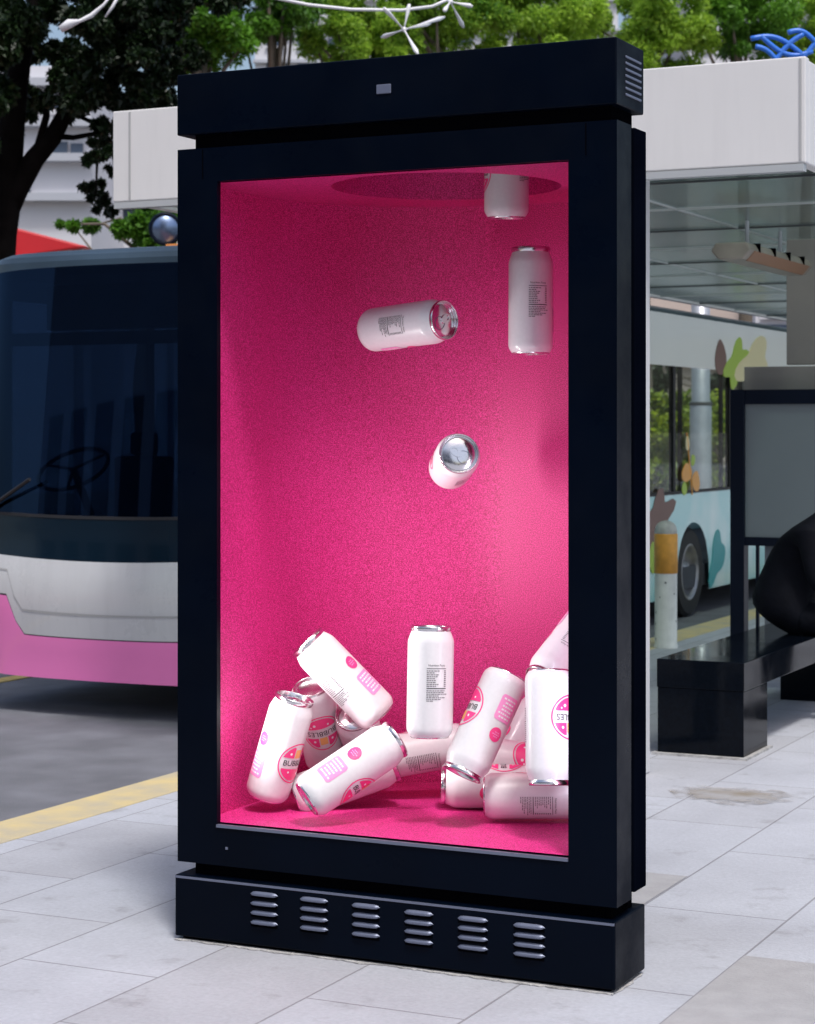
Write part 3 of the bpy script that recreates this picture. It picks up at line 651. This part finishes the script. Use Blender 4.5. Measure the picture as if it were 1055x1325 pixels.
# sides
ARCH = [(18.0, .47), (12.75, .47)]
def sbot(y):
    for c, r in ARCH:
        if abs(y-c) < r: return max(.105, .30+sqrt(r*r-(y-c)**2)*.95)
    return .105
WB, WT = 1.02, 2.16
for sx, X, WB, WT in ((1, BX1, 1.02, 2.16), (-1, BX0, .62, 2.42)):
    mb = MB(); ys = sorted(set([BV0+RC+i*(BV1-BV0-RC)/200 for i in range(201)]+[c+q for c, r in ARCH for q in (-r,r,-r+.002,r-.002)]))
    for a, b in zip(ys[:-1], ys[1:]):
        la, lb = sbot(a+1e-5), sbot(b-1e-5)
        P = [(X,a,la),(X,b,lb),(X,b,WB),(X,a,WB)]
        mb.add(P if sx > 0 else P[::-1], [(0,1,2,3)])
    sp = KB(mb.build('side_panel', M['side']))
    KB(MB().box(min(X,X-sx*.03), max(X,X-sx*.03), BV0+RC, BV1, WT, 2.62).build('upper_band', M['side_white']))
    y = BV0+RC; k = 0
    while y < BV1-.2:
        e = min(y+1.72, BV1-.06)
        KB(MB().box(X-sx*.02-.004, X-sx*.02+.004, y+.04, e-.02, WB+.02, WT-.01).build('side_window', M['window']))
        KB(MB().box(min(X-sx*.004,X-sx*.05), max(X-sx*.004,X-sx*.05), e-.02, e+.04, WB, WT).build('window_pillar', M['seam'])); y = e
    MB().box(min(X-sx*.03,X+sx*.004), max(X-sx*.03,X+sx*.004), BV0+RC, BV1, WB-.005, WB+.022).build('window_sill', M['seam'], sp)
KB(MB().box(BX0, BX1, BV1-.02, BV1+.04, .15, 2.62).build('rear_panel', M['side_white']))
KB(MB().box(BX0+.05, BX1-.05, BV0+.5, BV1-.05, .14, .34).build('floor_pan', M['bus_in']))
KB(MB().box(BX0+.04, BX1-.04, BV0+.35, BV1-.05, 2.56, 2.60).build('inner_ceiling', M['bus_in_light']))
# wheels
def torus(mb, c, R, r, n=40, m=10, mi=0, ax='x'):
    vs = []
    for i in range(n):
        for j in range(m):
            a, b = 2*pi*i/n, 2*pi*j/m; q = (r*sin(b), (R+r*cos(b))*cos(a), (R+r*cos(b))*sin(a))
            vs.append((c[0]+q[0], c[1]+q[1], c[2]+q[2]))
    mb.add(vs, [(i*m+j, ((i+1)%n)*m+j, ((i+1)%n)*m+(j+1)%m, i*m+(j+1)%m) for i in range(n) for j in range(m)], mi)
for cy, _ in ARCH:
    for sx, X in ((1,BX1),(-1,BX0)):
        cz = .29; xx = X-sx*.16
        mb = MB()
        prof = [(.26,-.13),(.38,-.13),(.41,-.10),(.41,.10),(.38,.13),(.26,.13)]
        vs = []; n = 40
        for r_, h in prof:
            for k in range(n): vs.append((xx+sx*h, cy+r_*cos(2*pi*k/n), cz+r_*sin(2*pi*k/n)))
        mb.add(vs, [(i*n+k, i*n+(k+1)%n, (i+1)*n+(k+1)%n, (i+1)*n+k) for i in range(len(prof)-1) for k in range(n)])
        wh = KB(mb.build('wheel', M['rubber'], smooth=False))
        mb = MB(); prof = [(.262,.125),(.245,.135),(.235,.09),(.18,.04),(.10,.05),(.09,.10),(.0005,.105)]; vs = []
        for r_, h in prof:
            for k in range(n): vs.append((xx+sx*h, cy+r_*cos(2*pi*k/n), cz+r_*sin(2*pi*k/n)))
        mb.add(vs, [(i*n+k, i*n+(k+1)%n, (i+1)*n+(k+1)%n, (i+1)*n+k) for i in range(len(prof)-1) for k in range(n)])
        mb.build('rim', M['rim'], wh, smooth=True)
KB(MB().box(BX1-.45, BX1-.42, 17.4, 18.6, .14, .85).build('wheel_well', M['rubber']))
# leaf prints on the side
GX = BX1+.005
def leafpts(px, py, w, h, rot=0, lobes=0):
    c = on_x(px, py, GX); out = []
    for i in range(28):
        a = 2*pi*i/28; r = 1+ (.28*sin(lobes*a) if lobes else 0); y = w*sin(a)*r*.5*(1 if lobes else abs(sin(a/2))**.5); z = h*.5*cos(a)*r
        out.append((c.y+y*cos(rot)-z*sin(rot), c.z+y*sin(rot)+z*cos(rot)))
    return out
lg = MB()
for (px,py,w,h,rot,lb,mi) in ((851,675,.85,.42,.3,5,0),(928,722,.55,.34,.8,3,1),(843,722,.22,.24,0,3,2),(933,462,.42,.34,.1,0,0),(953,470,.75,.34,.4,4,2),(976,470,1.1,.40,.2,3,4)):
    KB(MB().prism(leafpts(px,py,w,h,rot,lb), GX-.003, GX+.001*(1+mi), 'x').build('leaf_print', M[('brown','teal','lime','orange_p','cream')[mi]]))
lg = MB()
for (px,py,w,h,rot,lb,mi) in ((889,611,.34,.17,.1,0,3),(901,622,.26,.19,-.3,0,3),(890,573,.12,.14,.2,0,4),(886,632,.16,.12,0,0,2),(897,595,.14,.10,.6,0,2)):
    KB(MB().prism(leafpts(px,py,w,h,rot,lb), GX-.003, GX+.001+.0006*mi, 'x').build('leaf_print', M[('brown','teal','lime','orange_p','cream')[mi]]))
p0, p1, p2 = on_x(889,560,GX), on_x(893,605,GX), on_x(896,640,GX); KB(MB().tube([p0,p1,p2], .008, 6).build('leaf_stem', M['orange_p']))
# cab
KB(MB().prism([(BV0+.22,.9),(BV0+.75,.98),(BV0+.85,.7),(BV0+.35,.5)], BX0+.3, BX1-.3, 'x').build('dashboard', M['bus_in_light'], bevel=.03))
mb = MB(); c = at(95,607,12.95)
n1 = Vector((0,-.55,.83)).normalized(); u1 = n1.orthogonal().normalized(); w1 = n1.cross(u1)
mb.tube([c+(u1*cos(2*pi*i/36)+w1*sin(2*pi*i/36))*.23 for i in range(37)], .014, 8)
for k in range(3): mb.tube([c, c+(u1*cos(2*pi*k/3)+w1*sin(2*pi*k/3))*.23], .010, 6)
mb.tube([c, c-n1*.35], .025, 8); KB(mb.build('steering_wheel', M['bus_roof']))
def seat(x, y, s=1):
    mb = MB(); mb.box(x-.22,x+.22,y,y+.45,.72,.84); mb.box(x-.22,x+.22,y+.40,y+.50,.84,1.42); mb.box(x-.1,x+.1,y+.41,y+.49,1.42,1.58)
    mb.box(x-.08,x+.08,y+.1,y+.35,.34,.72); KB(mb.build('seat', M['seat'], bevel=.03))
seat(at(90,600,13).x, BV0+1.0)
for yy in (12.5,13.5,14.5): 
    for xx in (BX0+.4, BX1-.4): seat(xx, yy)
KB(MB().box(BX0+.35, BX0+1.6, BV0+.42, BV0+.5, 2.22, 2.50).build('destination_box', M['bus_in_light'], bevel=.01))
KB(MB().box(BX0+.08, BX1-.08, BV0+.33, BV0+.37, 2.12, 2.2).build('sun_visor', M['bus_in']))
mb = MB(); A_ = on_y(-12,660,BV0+.0); B_ = on_y(46,620,BV0-.08); mb.tube([A_+Vector((0,-.05,0)), B_+Vector((0,-.06,0))], .012, 6)
KB(mb.build('wiper', M['seam']))

# ------------------------------------------------------------------ person on the bench
def skin_chain(name, pts, edges, rad, m, parent=None, sub=2):
    me = bpy.data.meshes.new(name); me.from_pydata(pts, edges, []); me.materials.append(m)
    o = bpy.data.objects.new(name, me); COL.objects.link(o)
    sk = o.modifiers.new('skin','SKIN'); sk.use_smooth_shade = True
    lay = me.skin_vertices[0].data if me.skin_vertices else me.skin_vertices
    if not me.skin_vertices:
        bm_ = bmesh.new(); bm_.from_mesh(me); bm_.verts.layers.skin.verify(); bm_.to_mesh(me); bm_.free()
    for i, r_ in enumerate(rad):
        me.skin_vertices[0].data[i].radius = (r_ if isinstance(r_, tuple) else (r_, r_)); me.skin_vertices[0].data[i].use_root = (i == 0)
    ss = o.modifiers.new('sub','SUBSURF'); ss.levels = sub; ss.render_levels = sub
    if parent: keep(o, parent)
    return o
pxc = (bx0+bx1)/2+.02; P0 = Vector((pxc, on_x(1020,812,pxc).y, bz))
per = empty('person', (P0.x, P0.y, 0)); tag(per, 'person in a black jacket sitting hunched on the granite bench, cut by the frame', 'person')
def W(x, y, z): return (P0.x+x, P0.y+y, P0.z+z)             # sits facing +x, away from the road
pts = [W(0,0,.12), W(.01,0,.27), W(.07,0,.44), W(.17,0,.58), W(.27,0,.68), W(.36,0,.75),
       W(.18,-.18,.54), W(.22,-.20,.28), W(.40,-.16,.20), W(.18,.18,.54), W(.22,.20,.28), W(.40,.16,.20),
       W(.10,-.11,.09), W(.46,-.13,.10), W(.47,-.13,-.34), W(.10,.11,.09), W(.46,.13,.10), W(.47,.13,-.34), W(-.05,0,.015)]
ed = [(0,1),(1,2),(2,3),(3,4),(4,5),(3,6),(6,7),(7,8),(3,9),(9,10),(10,11),(0,12),(12,13),(13,14),(0,15),(15,16),(16,17),(0,18)]
rd = [(.16,.21),(.15,.19),(.13,.18),(.10,.19),.065,.055,.085,.062,.042,.085,.062,.042,.10,.075,.05,.10,.075,.05,(.20,.24)]
skin_chain('body', pts, ed, rd, M['jacket'], per)
hc = Vector(W(.42,0,.87)); mb = MB()
vs = []; n, m_ = 28, 20
for i in range(m_+1):
    t = pi*i/m_
    for k in range(n):
        a = 2*pi*k/n; x, y, z = sin(t)*cos(a), sin(t)*sin(a), cos(t)
        fx = 1+(.10*math.exp(-((z+.15)/.12)**2-(y/.16)**2) if x > 0 else 0)
        vs.append((hc.x+x*.098*fx, hc.y+y*.078*(1-.18*max(0,-z)), hc.z+z*.118))
mb.add(vs, [(i*n+k, i*n+(k+1)%n, (i+1)*n+(k+1)%n, (i+1)*n+k) for i in range(m_) for k in range(n)])
keep(mb.build('head', M['skin'], smooth=True), per)
mb = MB(); vs = []
for i in range(13):
    t = pi*.60*i/12
    for k in range(n):
        a = 2*pi*k/n; x, y, z = sin(t)*cos(a), sin(t)*sin(a), cos(t); q = .0 if x < .2 else min(1, (x-.2))*i/12
        vs.append((hc.x-.006+x*.108*(1-q*.45), hc.y+y*.088, hc.z+.008+z*.125))
mb.add(vs, [(i*n+k, i*n+(k+1)%n, (i+1)*n+(k+1)%n, (i+1)*n+k) for i in range(12) for k in range(n)])
keep(mb.build('hair', M['hair'], smooth=True), per)
for s_ in (-1, 1):
    keep(MB().lathe([(.0005,-.009),(.008,-.004),(.009,0),(.008,.004),(.0005,.009)], 12, (hc.x+.090, hc.y+s_*.032, hc.z+.002)).build('eye', M['eye'], smooth=True), per)
    hw_ = Vector(W(.42,s_*.165,.195)); pt = [tuple(hw_), tuple(hw_+Vector((.07,0,-.02)))]; e_ = [(0,1)]; r_ = [(.022,.034),(.016,.040)]
    for f in range(4):
        b0 = hw_+Vector((.075,(f-1.5)*.020,-.02)); L = (.034,.040,.037,.028)[f]
        i0 = len(pt); pt += [tuple(b0+Vector((L*.5,0,-.004))), tuple(b0+Vector((L*1.2,0,-.022))), tuple(b0+Vector((L*1.5,0,-.042)))]
        e_ += [(1,i0),(i0,i0+1),(i0+1,i0+2)]; r_ += [.0095,.0085,.007]
    i0 = len(pt); pt += [tuple(hw_+Vector((.035,-s_*.045,-.01))), tuple(hw_+Vector((.065,-s_*.058,-.02)))]; e_ += [(0,i0),(i0,i0+1)]; r_ += [.011,.008]
    skin_chain('hand', pt, e_, r_, M['skin'], per, 1)
    fo = Vector(W(.47,s_*.13,-.41)); sh_ = MB()
    sh_.prism([(fo.x-.10,0),(fo.x+.19,0),(fo.x+.20,.035),(fo.x+.12,.07),(fo.x+.03,.10),(fo.x-.08,.10)], fo.y-.045, fo.y+.045, 'y'); keep(sh_.build('shoe', M['rubber'], bevel=.015), per)

# ------------------------------------------------------------------ foliage
def leaves(clumps, size, asp=.45, droop=.3):
    C, N_ = [], []
    for (c, r, n) in clumps:
        d = rng.normal(size=(n,3)); d /= np.linalg.norm(d, axis=1)[:,None]
        R = r*(rng.random(n)**.45)[:,None]; q = np.array(c)+d*R*np.array([1,1,.8]); C.append(q); N_.append(d)
    C = np.vstack(C); D = np.vstack(N_); n = len(C)
    t = D+rng.normal(size=(n,3))*.9; t[:,2] -= droop; t /= np.linalg.norm(t, axis=1)[:,None]
    up = rng.normal(size=(n,3))*.7+np.array([0,0,1.0]); b = np.cross(t, up); b /= np.linalg.norm(b, axis=1)[:,None]
    nn = np.cross(b, t); s = (size*(.6+.8*rng.random(n)))[:,None]
    v = np.empty((n,4,3)); v[:,0] = C-t*s*.5; v[:,1] = C+b*s*asp*.5+nn*s*.08; v[:,2] = C+t*s*.5; v[:,3] = C-b*s*asp*.5+nn*s*.08
    return v.reshape(-1,3)
def leafmesh(name, clumps, size, m, parent=None, asp=.45, droop=.3):
    v = leaves(clumps, size, asp, droop); n = len(v)//4
    me = bpy.data.meshes.new(name); me.vertices.add(len(v)); me.vertices.foreach_set('co', v.ravel())
    me.loops.add(n*4); me.loops.foreach_set('vertex_index', np.arange(n*4, dtype=np.int32))
    me.polygons.add(n); me.polygons.foreach_set('loop_start', np.arange(0, n*4, 4, dtype=np.int32))
    me.update(calc_edges=True); me.materials.append(m)
    o = bpy.data.objects.new(name, me); COL.objects.link(o)
    if parent: keep(o, parent)
    return o
def rclumps(c, R, n, rr, per_, flat=.8):
    out = []
    for i in range(n):
        d = Vector(rng.normal(size=3)); d.normalize(); q = Vector(c)+Vector((d.x*R, d.y*R, d.z*R*flat))*(rng.random()**.4)
        out.append(((q.x,q.y,q.z), rr*rng.uniform(.6,1.25), int(per_*rng.uniform(.6,1.3))))
    return out
def tree(name, base, top, crown, label, leafm, size, barkm, trunk_r=.22, cat='tree', group=None, limbs=7, asp=.45, droop=.3):
    r_ = empty(name, (base[0], base[1], base[2])); tag(r_, label, cat, group)
    b, t = Vector(base), Vector(top); mb = MB()
    mid = b.lerp(t,.5)+Vector((rng.uniform(-.2,.2), rng.uniform(-.2,.2), 0))
    mb.tube([b, b.lerp(mid,.5), mid, t], [trunk_r*1.3, trunk_r, trunk_r*.85, trunk_r*.55], 12)
    for i in range(limbs):
        e = Vector(crown[int(rng.integers(len(crown)))][0]); s0 = mid.lerp(t, rng.uniform(.2,1)); m1 = s0.lerp(e,.5)+Vector((0,0,.25))
        mb.tube([s0, m1, e], [trunk_r*.4, trunk_r*.25, trunk_r*.08], 7)
    keep(mb.build('trunk', barkm, smooth=True), r_)
    leafmesh('crown', crown, size, leafm, r_, asp, droop); return r_

# rain tree at the left, its shade put into leaf and bark colour
DT = 22.0
cl = []
for (px, py, R, n) in ((-40,60,60,1500),(10,20,55,1700),(70,10,60,1900),(130,30,60,1900),(190,20,55,1600),(215,60,34,800),(165,95,36,800),(110,85,40,900),
    (60,60,44,900),(20,90,34,600),(205,105,26,420),(190,160,16,150),(150,140,24,380),(135,175,17,240),(128,205,14,200),(122,235,13,190),(130,262,13,170),(140,160,18,240),
    (40,130,20,160),(12,150,22,260),(5,115,24,300),(-20,170,30,500),(85,125,20,190),(215,140,16,140),(150,215,9,70),(-60,250,40,700),(20,-60,80,1800),(150,-60,90,2200),(235,-30,55,1100)):
    p = at(px, py, DT+rng.uniform(-1.2,1.2)); cl.append(((p.x,p.y,p.z), R*DT/F, n))
tr = empty('rain_tree', (at(-12,700,DT).x, at(-12,700,DT).y, -.1)); tag(tr, 'spreading tree, crown and forked trunk coloured dark for shade, overhanging the bus at the left', 'tree')
mb = MB(); B = lambda x, y, d=DT: at(x, y, d)
bb = B(-16,560); bb.z = -.1
mb.tube([bb, B(-12,400), B(-2,300), B(5,258), B(10,215), B(18,140), B(28,70), B(45,0)], [.26,.23,.20,.19,.16,.13,.11,.07], 14)
mb.tube([B(-2,292), B(22,243), B(45,205), B(68,178), B(88,140), B(120,115), B(165,95), B(205,60)], [.15,.13,.11,.10,.085,.07,.05,.03], 10)
mb.tube([B(68,176), B(95,178), B(128,172), B(140,160)], [.04,.03,.025,.015], 7); mb.tube([B(45,205), B(60,150), B(62,110)], [.05,.04,.02], 7)
mb.tube([B(88,142), B(122,160), B(126,205), B(124,250)], [.03,.025,.018,.010], 6)
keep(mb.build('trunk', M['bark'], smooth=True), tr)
for (px, py, R, n) in ((200,122,22,300),(222,148,16,200),(222,100,22,300),(178,128,20,260),(30,75,36,500),(95,80,30,500),(150,62,34,700),(185,78,30,600),(150,100,24,400),(225,40,30,700),(160,20,40,800),(120,60,30,500)):
    p = at(px, py, DT+rng.uniform(-1,1)); cl.append(((p.x,p.y,p.z), R*DT/F, n))
cl2 = []
for c, r, n in cl:
    for _ in range(7):
        q = rng.normal(size=3)*r*.62; cl2.append(((c[0]+q[0], c[1]+q[1], c[2]+q[2]*1.1), r*rng.uniform(.22,.5), int(n*.55*rng.uniform(.5,1.5))+4))
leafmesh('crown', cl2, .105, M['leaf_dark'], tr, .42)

# small trees and shrubs behind the bus
cl = []
for (px,py,R,n) in ((195,262,26,600),(215,285,26,600),(182,290,20,400),(160,296,16,260),(118,292,12,170),(95,293,9,110),(200,310,30,500),(78,290,6,50)):
    p = at(px,py,28+rng.uniform(-.5,.5)); cl.append(((p.x,p.y,p.z), R*28/F, n))
p = at(196,320,28); tree('small_tree', (p.x,p.y,-.1), (p.x,p.y,p.z+.3), [(c,r,n*2) for c,r,n in cl], 'small green tree showing between the bus roof and the shelter fascia', M['leaf_mid'], .11, M['bark2'], .09)
specs = [(262,10,36,70,9000,'leaf_mid','deep green tree directly above the left end of the kiosk header'),
         (352,-20,37,66,7000,'leaf_mid','green tree above the kiosk header beside a pale gap in the leaves'),
         (462,28,38,72,9000,'leaf_light','bright feathery tree behind the white star ornament'),
         (575,5,39,84,11000,'leaf_light','bright yellow-green tree above the middle of the kiosk header'),
         (700,15,40,82,11000,'leaf_light','bright yellow-green tree above the right half of the kiosk header'),
         (838,12,42,88,11000,'leaf_light','bright tree above the left part of the white shelter fascia'),
         (955,0,43,70,8000,'leaf_mid','green tree behind the blue ornament on the shelter roof'),
         (1050,20,44,66,8000,'leaf_light','bright tree at the right end of the shelter fascia')]
for px,py,d,R,n,lm,lab in specs:
    c = at(px,py+22,d); cl = rclumps(c, R*d/F, 56, R*.26*d/F, n/30, .9)
    tree('street_tree', (c.x,c.y,-.1), (c.x,c.y,c.z-.6), cl, lab, M[lm], .13, M['bark2'], .16, 'tree', 'street trees beyond the road', limbs=9, asp=.34)

# hedge, pole, mirror
cl = []
for i in range(70):
    px = rng.uniform(815,1040); py = rng.uniform(535,640); p = at(px,py,rng.uniform(38.5,40.5)); cl.append(((p.x,p.y,p.z), rng.uniform(.3,.5), 260))
for i in range(14):
    px = 815+i*17; p = at(px, 522+rng.uniform(-6,8), 39.5); cl.append(((p.x,p.y,p.z), rng.uniform(.2,.38), 150))
p = at(930,600,39.5); hd_ = empty('hedge', (p.x,p.y,-.1)); tag(hd_, 'yellow-green hedge seen through the windows of the bus', 'hedge')
leafmesh('foliage', cl, .13, M['leaf_hedge'], hd_, .6)
mb = MB()
for i in range(9): q = at(822+i*26,600,39.5); mb.tube([(q.x,q.y,-.1),(q.x+.05,q.y,1.0),(q.x-.1,q.y,1.9)], [.05,.04,.02], 6)
keep(mb.build('stems', M['bark2']), hd_)
cl = []
for (px,py,R,n) in ((850,500,16,200),(845,480,12,150),(862,492,10,120),(925,500,20,420),(940,520,18,380),(1000,462,16,260),(1012,450,12,200),(870,478,8,80)):
    p = at(px,py,50); cl.append(((p.x,p.y,p.z), R*50/F, n))
p = at(925,560,50); tree('small_tree', (p.x,p.y,-.1), (p.x,p.y,2.6), cl, 'dark leafy tree against the beige building behind the pole', M['leaf_dark'], .22, M['bark2'], .1)
p = at(907,600,40.9-4.5); pl = empty('steel_pole', (p.x,p.y,-.1)); tag(pl, 'thick galvanised steel pole standing behind the bus windows', 'pole')
c3 = (p.x,p.y,0); keep(MB().lathe([(.195,-.1),(.195,2.05),(.165,2.12),(.165,4.2),(.0005,4.21)], 24, c3).build('shaft', M['galv'], smooth=True), pl)
keep(MB().lathe([(.198,2.02),(.208,2.03),(.208,2.07),(.198,2.08)], 24, c3).build('collar', M['dark_line'], smooth=True), pl)
p = at(214,296,26.2); mr = empty('traffic_mirror', (p.x,p.y,-.1)); tag(mr, 'round bluish traffic mirror on a post just above the bus roof', 'traffic mirror')
keep(MB().tube([(p.x,p.y+.12,-.1),(p.x,p.y+.12,p.z)], .04, 10).build('post', M['galv']), mr)
q = Vector((p.x,p.y,p.z)); dv = (camP-q).normalized()
R0 = .19; mb = MB(); u1 = dv.orthogonal().normalized(); w1 = dv.cross(u1); vs = [tuple(q+dv*.07)]; nn_ = 28
for j in (1,2,3,4):
    for k in range(nn_): a = 2*pi*k/nn_; vs.append(tuple(q+(u1*cos(a)+w1*sin(a))*R0*j/4+dv*.07*(1-(j/4)**2)))
mb.add(vs, [(0,1+k,1+(k+1)%nn_) for k in range(nn_)]+[(1+j*nn_+k,1+(j+1)*nn_+k,1+(j+1)*nn_+(k+1)%nn_,1+j*nn_+(k+1)%nn_) for j in range(3) for k in range(nn_)])
keep(mb.build('mirror_face', M['mirror'], smooth=True), mr)
keep(MB().tube([q+(u1*cos(2*pi*k/30)+w1*sin(2*pi*k/30))*R0 for k in range(31)], .028, 8, cap=False).build('rim', M['frame'], smooth=True), mr)
keep(MB().box(q.x+.02,q.x+.22,q.y-.03,q.y+.03,q.z-.30,q.z-.20).build('reflector', M['amber'], bevel=.01), mr)

# ------------------------------------------------------------------ buildings behind
def facade(name, label, px0, px1, ytop, d, depth, wallm, wins, ledges=()):
    a, b = at(px0,555,d), at(px1,555,d); e = (b-a); L = e.length; e.normalize(); nrm = Vector((-e.y,e.x,0)); zt_ = H+(555-ytop)/F*d
    r_ = empty(name, (a.x,a.y,0)); tag(r_, label, 'building')
    def P(s, t, z): q = Vector((a.x,a.y,0))+e*s+nrm*t; return (q.x,q.y,z)
    def bx(mb, s0,s1,t0,t1,z0_,z1_): mb.add([P(s0,t0,z0_),P(s1,t0,z0_),P(s1,t1,z0_),P(s0,t1,z0_),P(s0,t0,z1_),P(s1,t0,z1_),P(s1,t1,z1_),P(s0,t1,z1_)],
        [(0,3,2,1),(4,5,6,7),(0,1,5,4),(1,2,6,5),(2,3,7,6),(3,0,4,7)])
    mb = MB(); bx(mb, 0,L,0,depth,-.2,zt_); keep(mb.build('wall', wallm), r_)
    k = d/F
    for (x0,x1,y0_,y1_) in wins:
        s0, s1 = (x0-px0)*k, (x1-px0)*k; zz0, zz1 = H+(555-y1_)*k, H+(555-y0_)*k
        mb = MB(); bx(mb, s0,s1,-.10,.02,zz0,zz1); w_ = keep(mb.build('window', M['bwin']), r_)
        mb = MB(); bx(mb, s0-.08,s1+.08,-.2,-.101,zz0-.12,zz0); sl_ = mb.build('sill', wallm, w_)
    for y_ in ledges:
        z_ = H+(555-y_)*k; mb = MB(); bx(mb, -.1,L+.1,-.35,-.002,z_-.1,z_+.1); keep(mb.build('ledge', M['wall_grey']), r_)
    return r_
facade('white_building', 'tall white building with ledges behind the dark tree at the left', -430, 118, 85, 52, 12, M['wall_white'],
       [(70,88,184,200),(92,108,186,202),(5,22,120,140),(30,48,120,140),(70,90,125,143),(20,40,245,256)], (108,160,205,256))
facade('white_building', 'low white building between the dark tree and the shelter fascia', 122, 250, 148, 58, 10, M['wall_white'], [(150,168,120,135),(160,190,270,284),(130,145,215,228),(150,165,215,228)], (205,262))
facade('beige_building', 'beige building beyond the hedge, seen through the bus windows', 800, 975, 380, 66, 10, M['wall_beige'], [(846,868,430,456),(880,902,430,456),(930,950,430,456),(830,842,480,500),(956,970,480,500)], (470,520))
facade('white_building', 'white banded building showing past the shelter roof at the right', 978, 1100, 330, 64, 10, M['wall_white'], [(985,1100,420,430),(985,1100,440,450),(985,1100,398,408)], (470,))
facade('pale_backdrop', 'pale high block added behind the treetops to whiten the sky in their gaps', 330, 800, -260, 130, 20, M['wall_white'], [(x,x+26,y,y+10) for x in range(345,780,40) for y in (-10,20,50,80)], (0,40,80))  # added pale blocks, standing in for white sky between the crowns
facade('pale_backdrop', 'pale block added at the upper right to whiten the sky between the treetops', 890, 1085, -240, 140, 20, M['wall_white'], [(x,x+22,y,y+9) for x in range(900,1070,34) for y in (0,28,56)], (14,44))
a = at(-30,300,33); mb = MB()
P1, P2, P3, P4 = at(-60,276,33), at(2,290,33), at(114,319,33), at(-60,345,33)
bk = Vector((-.45,.9,0))*4
mb.add([P1,P2,P3,P4,P1+bk,P2+bk,P3+bk,P4+bk], [(0,1,2,3),(7,6,5,4),(0,4,5,1),(1,5,6,2),(2,6,7,3),(3,7,4,0)])
rr_ = empty('red_canopy', (P4.x,P4.y,-.1)); tag(rr_, 'bright red sloping canopy roof behind the bus at the left edge', 'canopy')
keep(mb.build('roof_sheet', M['red'], bevel=.03), rr_)
for q in (P4, P4.lerp(P3,.85)): keep(MB().tube([(q.x,q.y+.3,-.1),(q.x,q.y+.3,q.z+.05)], .08, 10).build('post', M['galv']), rr_)

# ------------------------------------------------------------------ festive ornaments
def rodstar(name, label, hub, tips, r0, r1, m, extra=None):
    o_ = empty(name, hub); tag(o_, label, 'ornament')
    for t in tips: 
        t = Vector(t); h = Vector(hub); mb = MB().tube([h, h.lerp(t,.3), h.lerp(t,.85), t], [r0, r0, r1, r1*.5], 10); keep(mb.build('arm', m, smooth=True), o_)
    keep(MB().lathe([(.0005,-r1*1.2),(r1,-r1*.6),(r1*1.2,0),(r1,r1*.6),(.0005,r1*1.2)], 14, tuple(hub)).build('hub', m, smooth=True), o_)
    return o_
D2 = 15.0; Q = lambda x, y, d=D2: at(x, y, d)
rodstar('star_ornament', 'white star-shaped festive ornament with thin arms above the kiosk header', Q(523,38),
        [Q(497,10,14.8), Q(557,30,15.4), Q(541,70,14.7), Q(494,48,15.3), Q(575,22,15.6), Q(530,5,15)], .006, .018, M['ornament'])
rodstar('star_ornament', 'white festive ornament with two drooping arms at the very top edge', Q(583,2),
        [Q(575,14,14.8), Q(600,35,15.2), Q(612,8,15)], .006, .018, M['ornament'])
gl_ = MB().tube([Q(330,-8), Q(400,6), Q(455,12), Q(520,13), Q(560,8), Q(600,-10)], .012, 8).build('ornament_cable', M['ornament'], smooth=True)
tag(gl_, 'white cable arching along the top edge above the star ornament', 'cable')
br_ = MB().tube([Q(78,38), Q(90,30), Q(103,27), Q(118,20), Q(134,6), Q(150,-14)], [.026,.034,.013,.018,.010,.008], 10).build('branch_ornament', M['ornament'], smooth=True)
tag(br_, 'white branch-shaped ornament hanging before the dark tree', 'ornament')
br_ = MB().tube([Q(136,22), Q(146,8), Q(156,-10)], [.006,.012,.010], 8).build('twig_ornament', M['ornament'], smooth=True)
tag(br_, 'short white twig ornament right of the branch-shaped one', 'ornament')
rb = FT-.012; mb = MB(); D3 = 13.5
def arcpts(x0,y0,x1,y1,h,n=12): return [at(x0+(x1-x0)*i/n, y0+(y1-y0)*i/n-h*sin(pi*i/n), D3) for i in range(n+1)]
for a_ in ((972,50,1040,72,12),(985,46,1052,66,-14),(1020,42,1060,60,10),(1000,84,1040,44,6),(1030,80,1062,46,-4),(978,60,1010,84,6)):
    mb.tube(arcpts(*a_), .018, 8)
p = at(1010,78,D3); bo = mb.build('ribbon_sculpture', M['blue'], smooth=True); tag(bo, 'blue looping ribbon ornament standing on the shelter roof at the right', 'ornament')

# ------------------------------------------------------------------ the near side of the street, mirrored in the bus and kiosk
r_ = empty('shop_building', (-10,-16,0)); tag(r_, 'pale shop building with a covered walkway on the near side of the street', 'building')
mb = MB().box(-34,8,-24,-16.6,0,12); keep(mb.build('wall', M['wall_white']), r_)
keep(MB().box(-34,8,-16.6,-13.5,3.6,4.3).build('canopy', M['fascia']), r_)
for i in range(8): keep(MB().box(-33+i*5.4,-32.6+i*5.4,-13.95,-13.55,0,3.6).build('column', M['column']), r_)
for i in range(13): keep(MB().box(-33+i*3.2,-31+i*3.2,-16.62,-16.55,5.3,7.6).build('window', M['bwin']), r_)
for i in range(8): keep(MB().box(-32.2+i*5.4,-28.2+i*5.4,-16.62,-16.55,.3,3.2).build('shop_window', M['bwin']), r_)
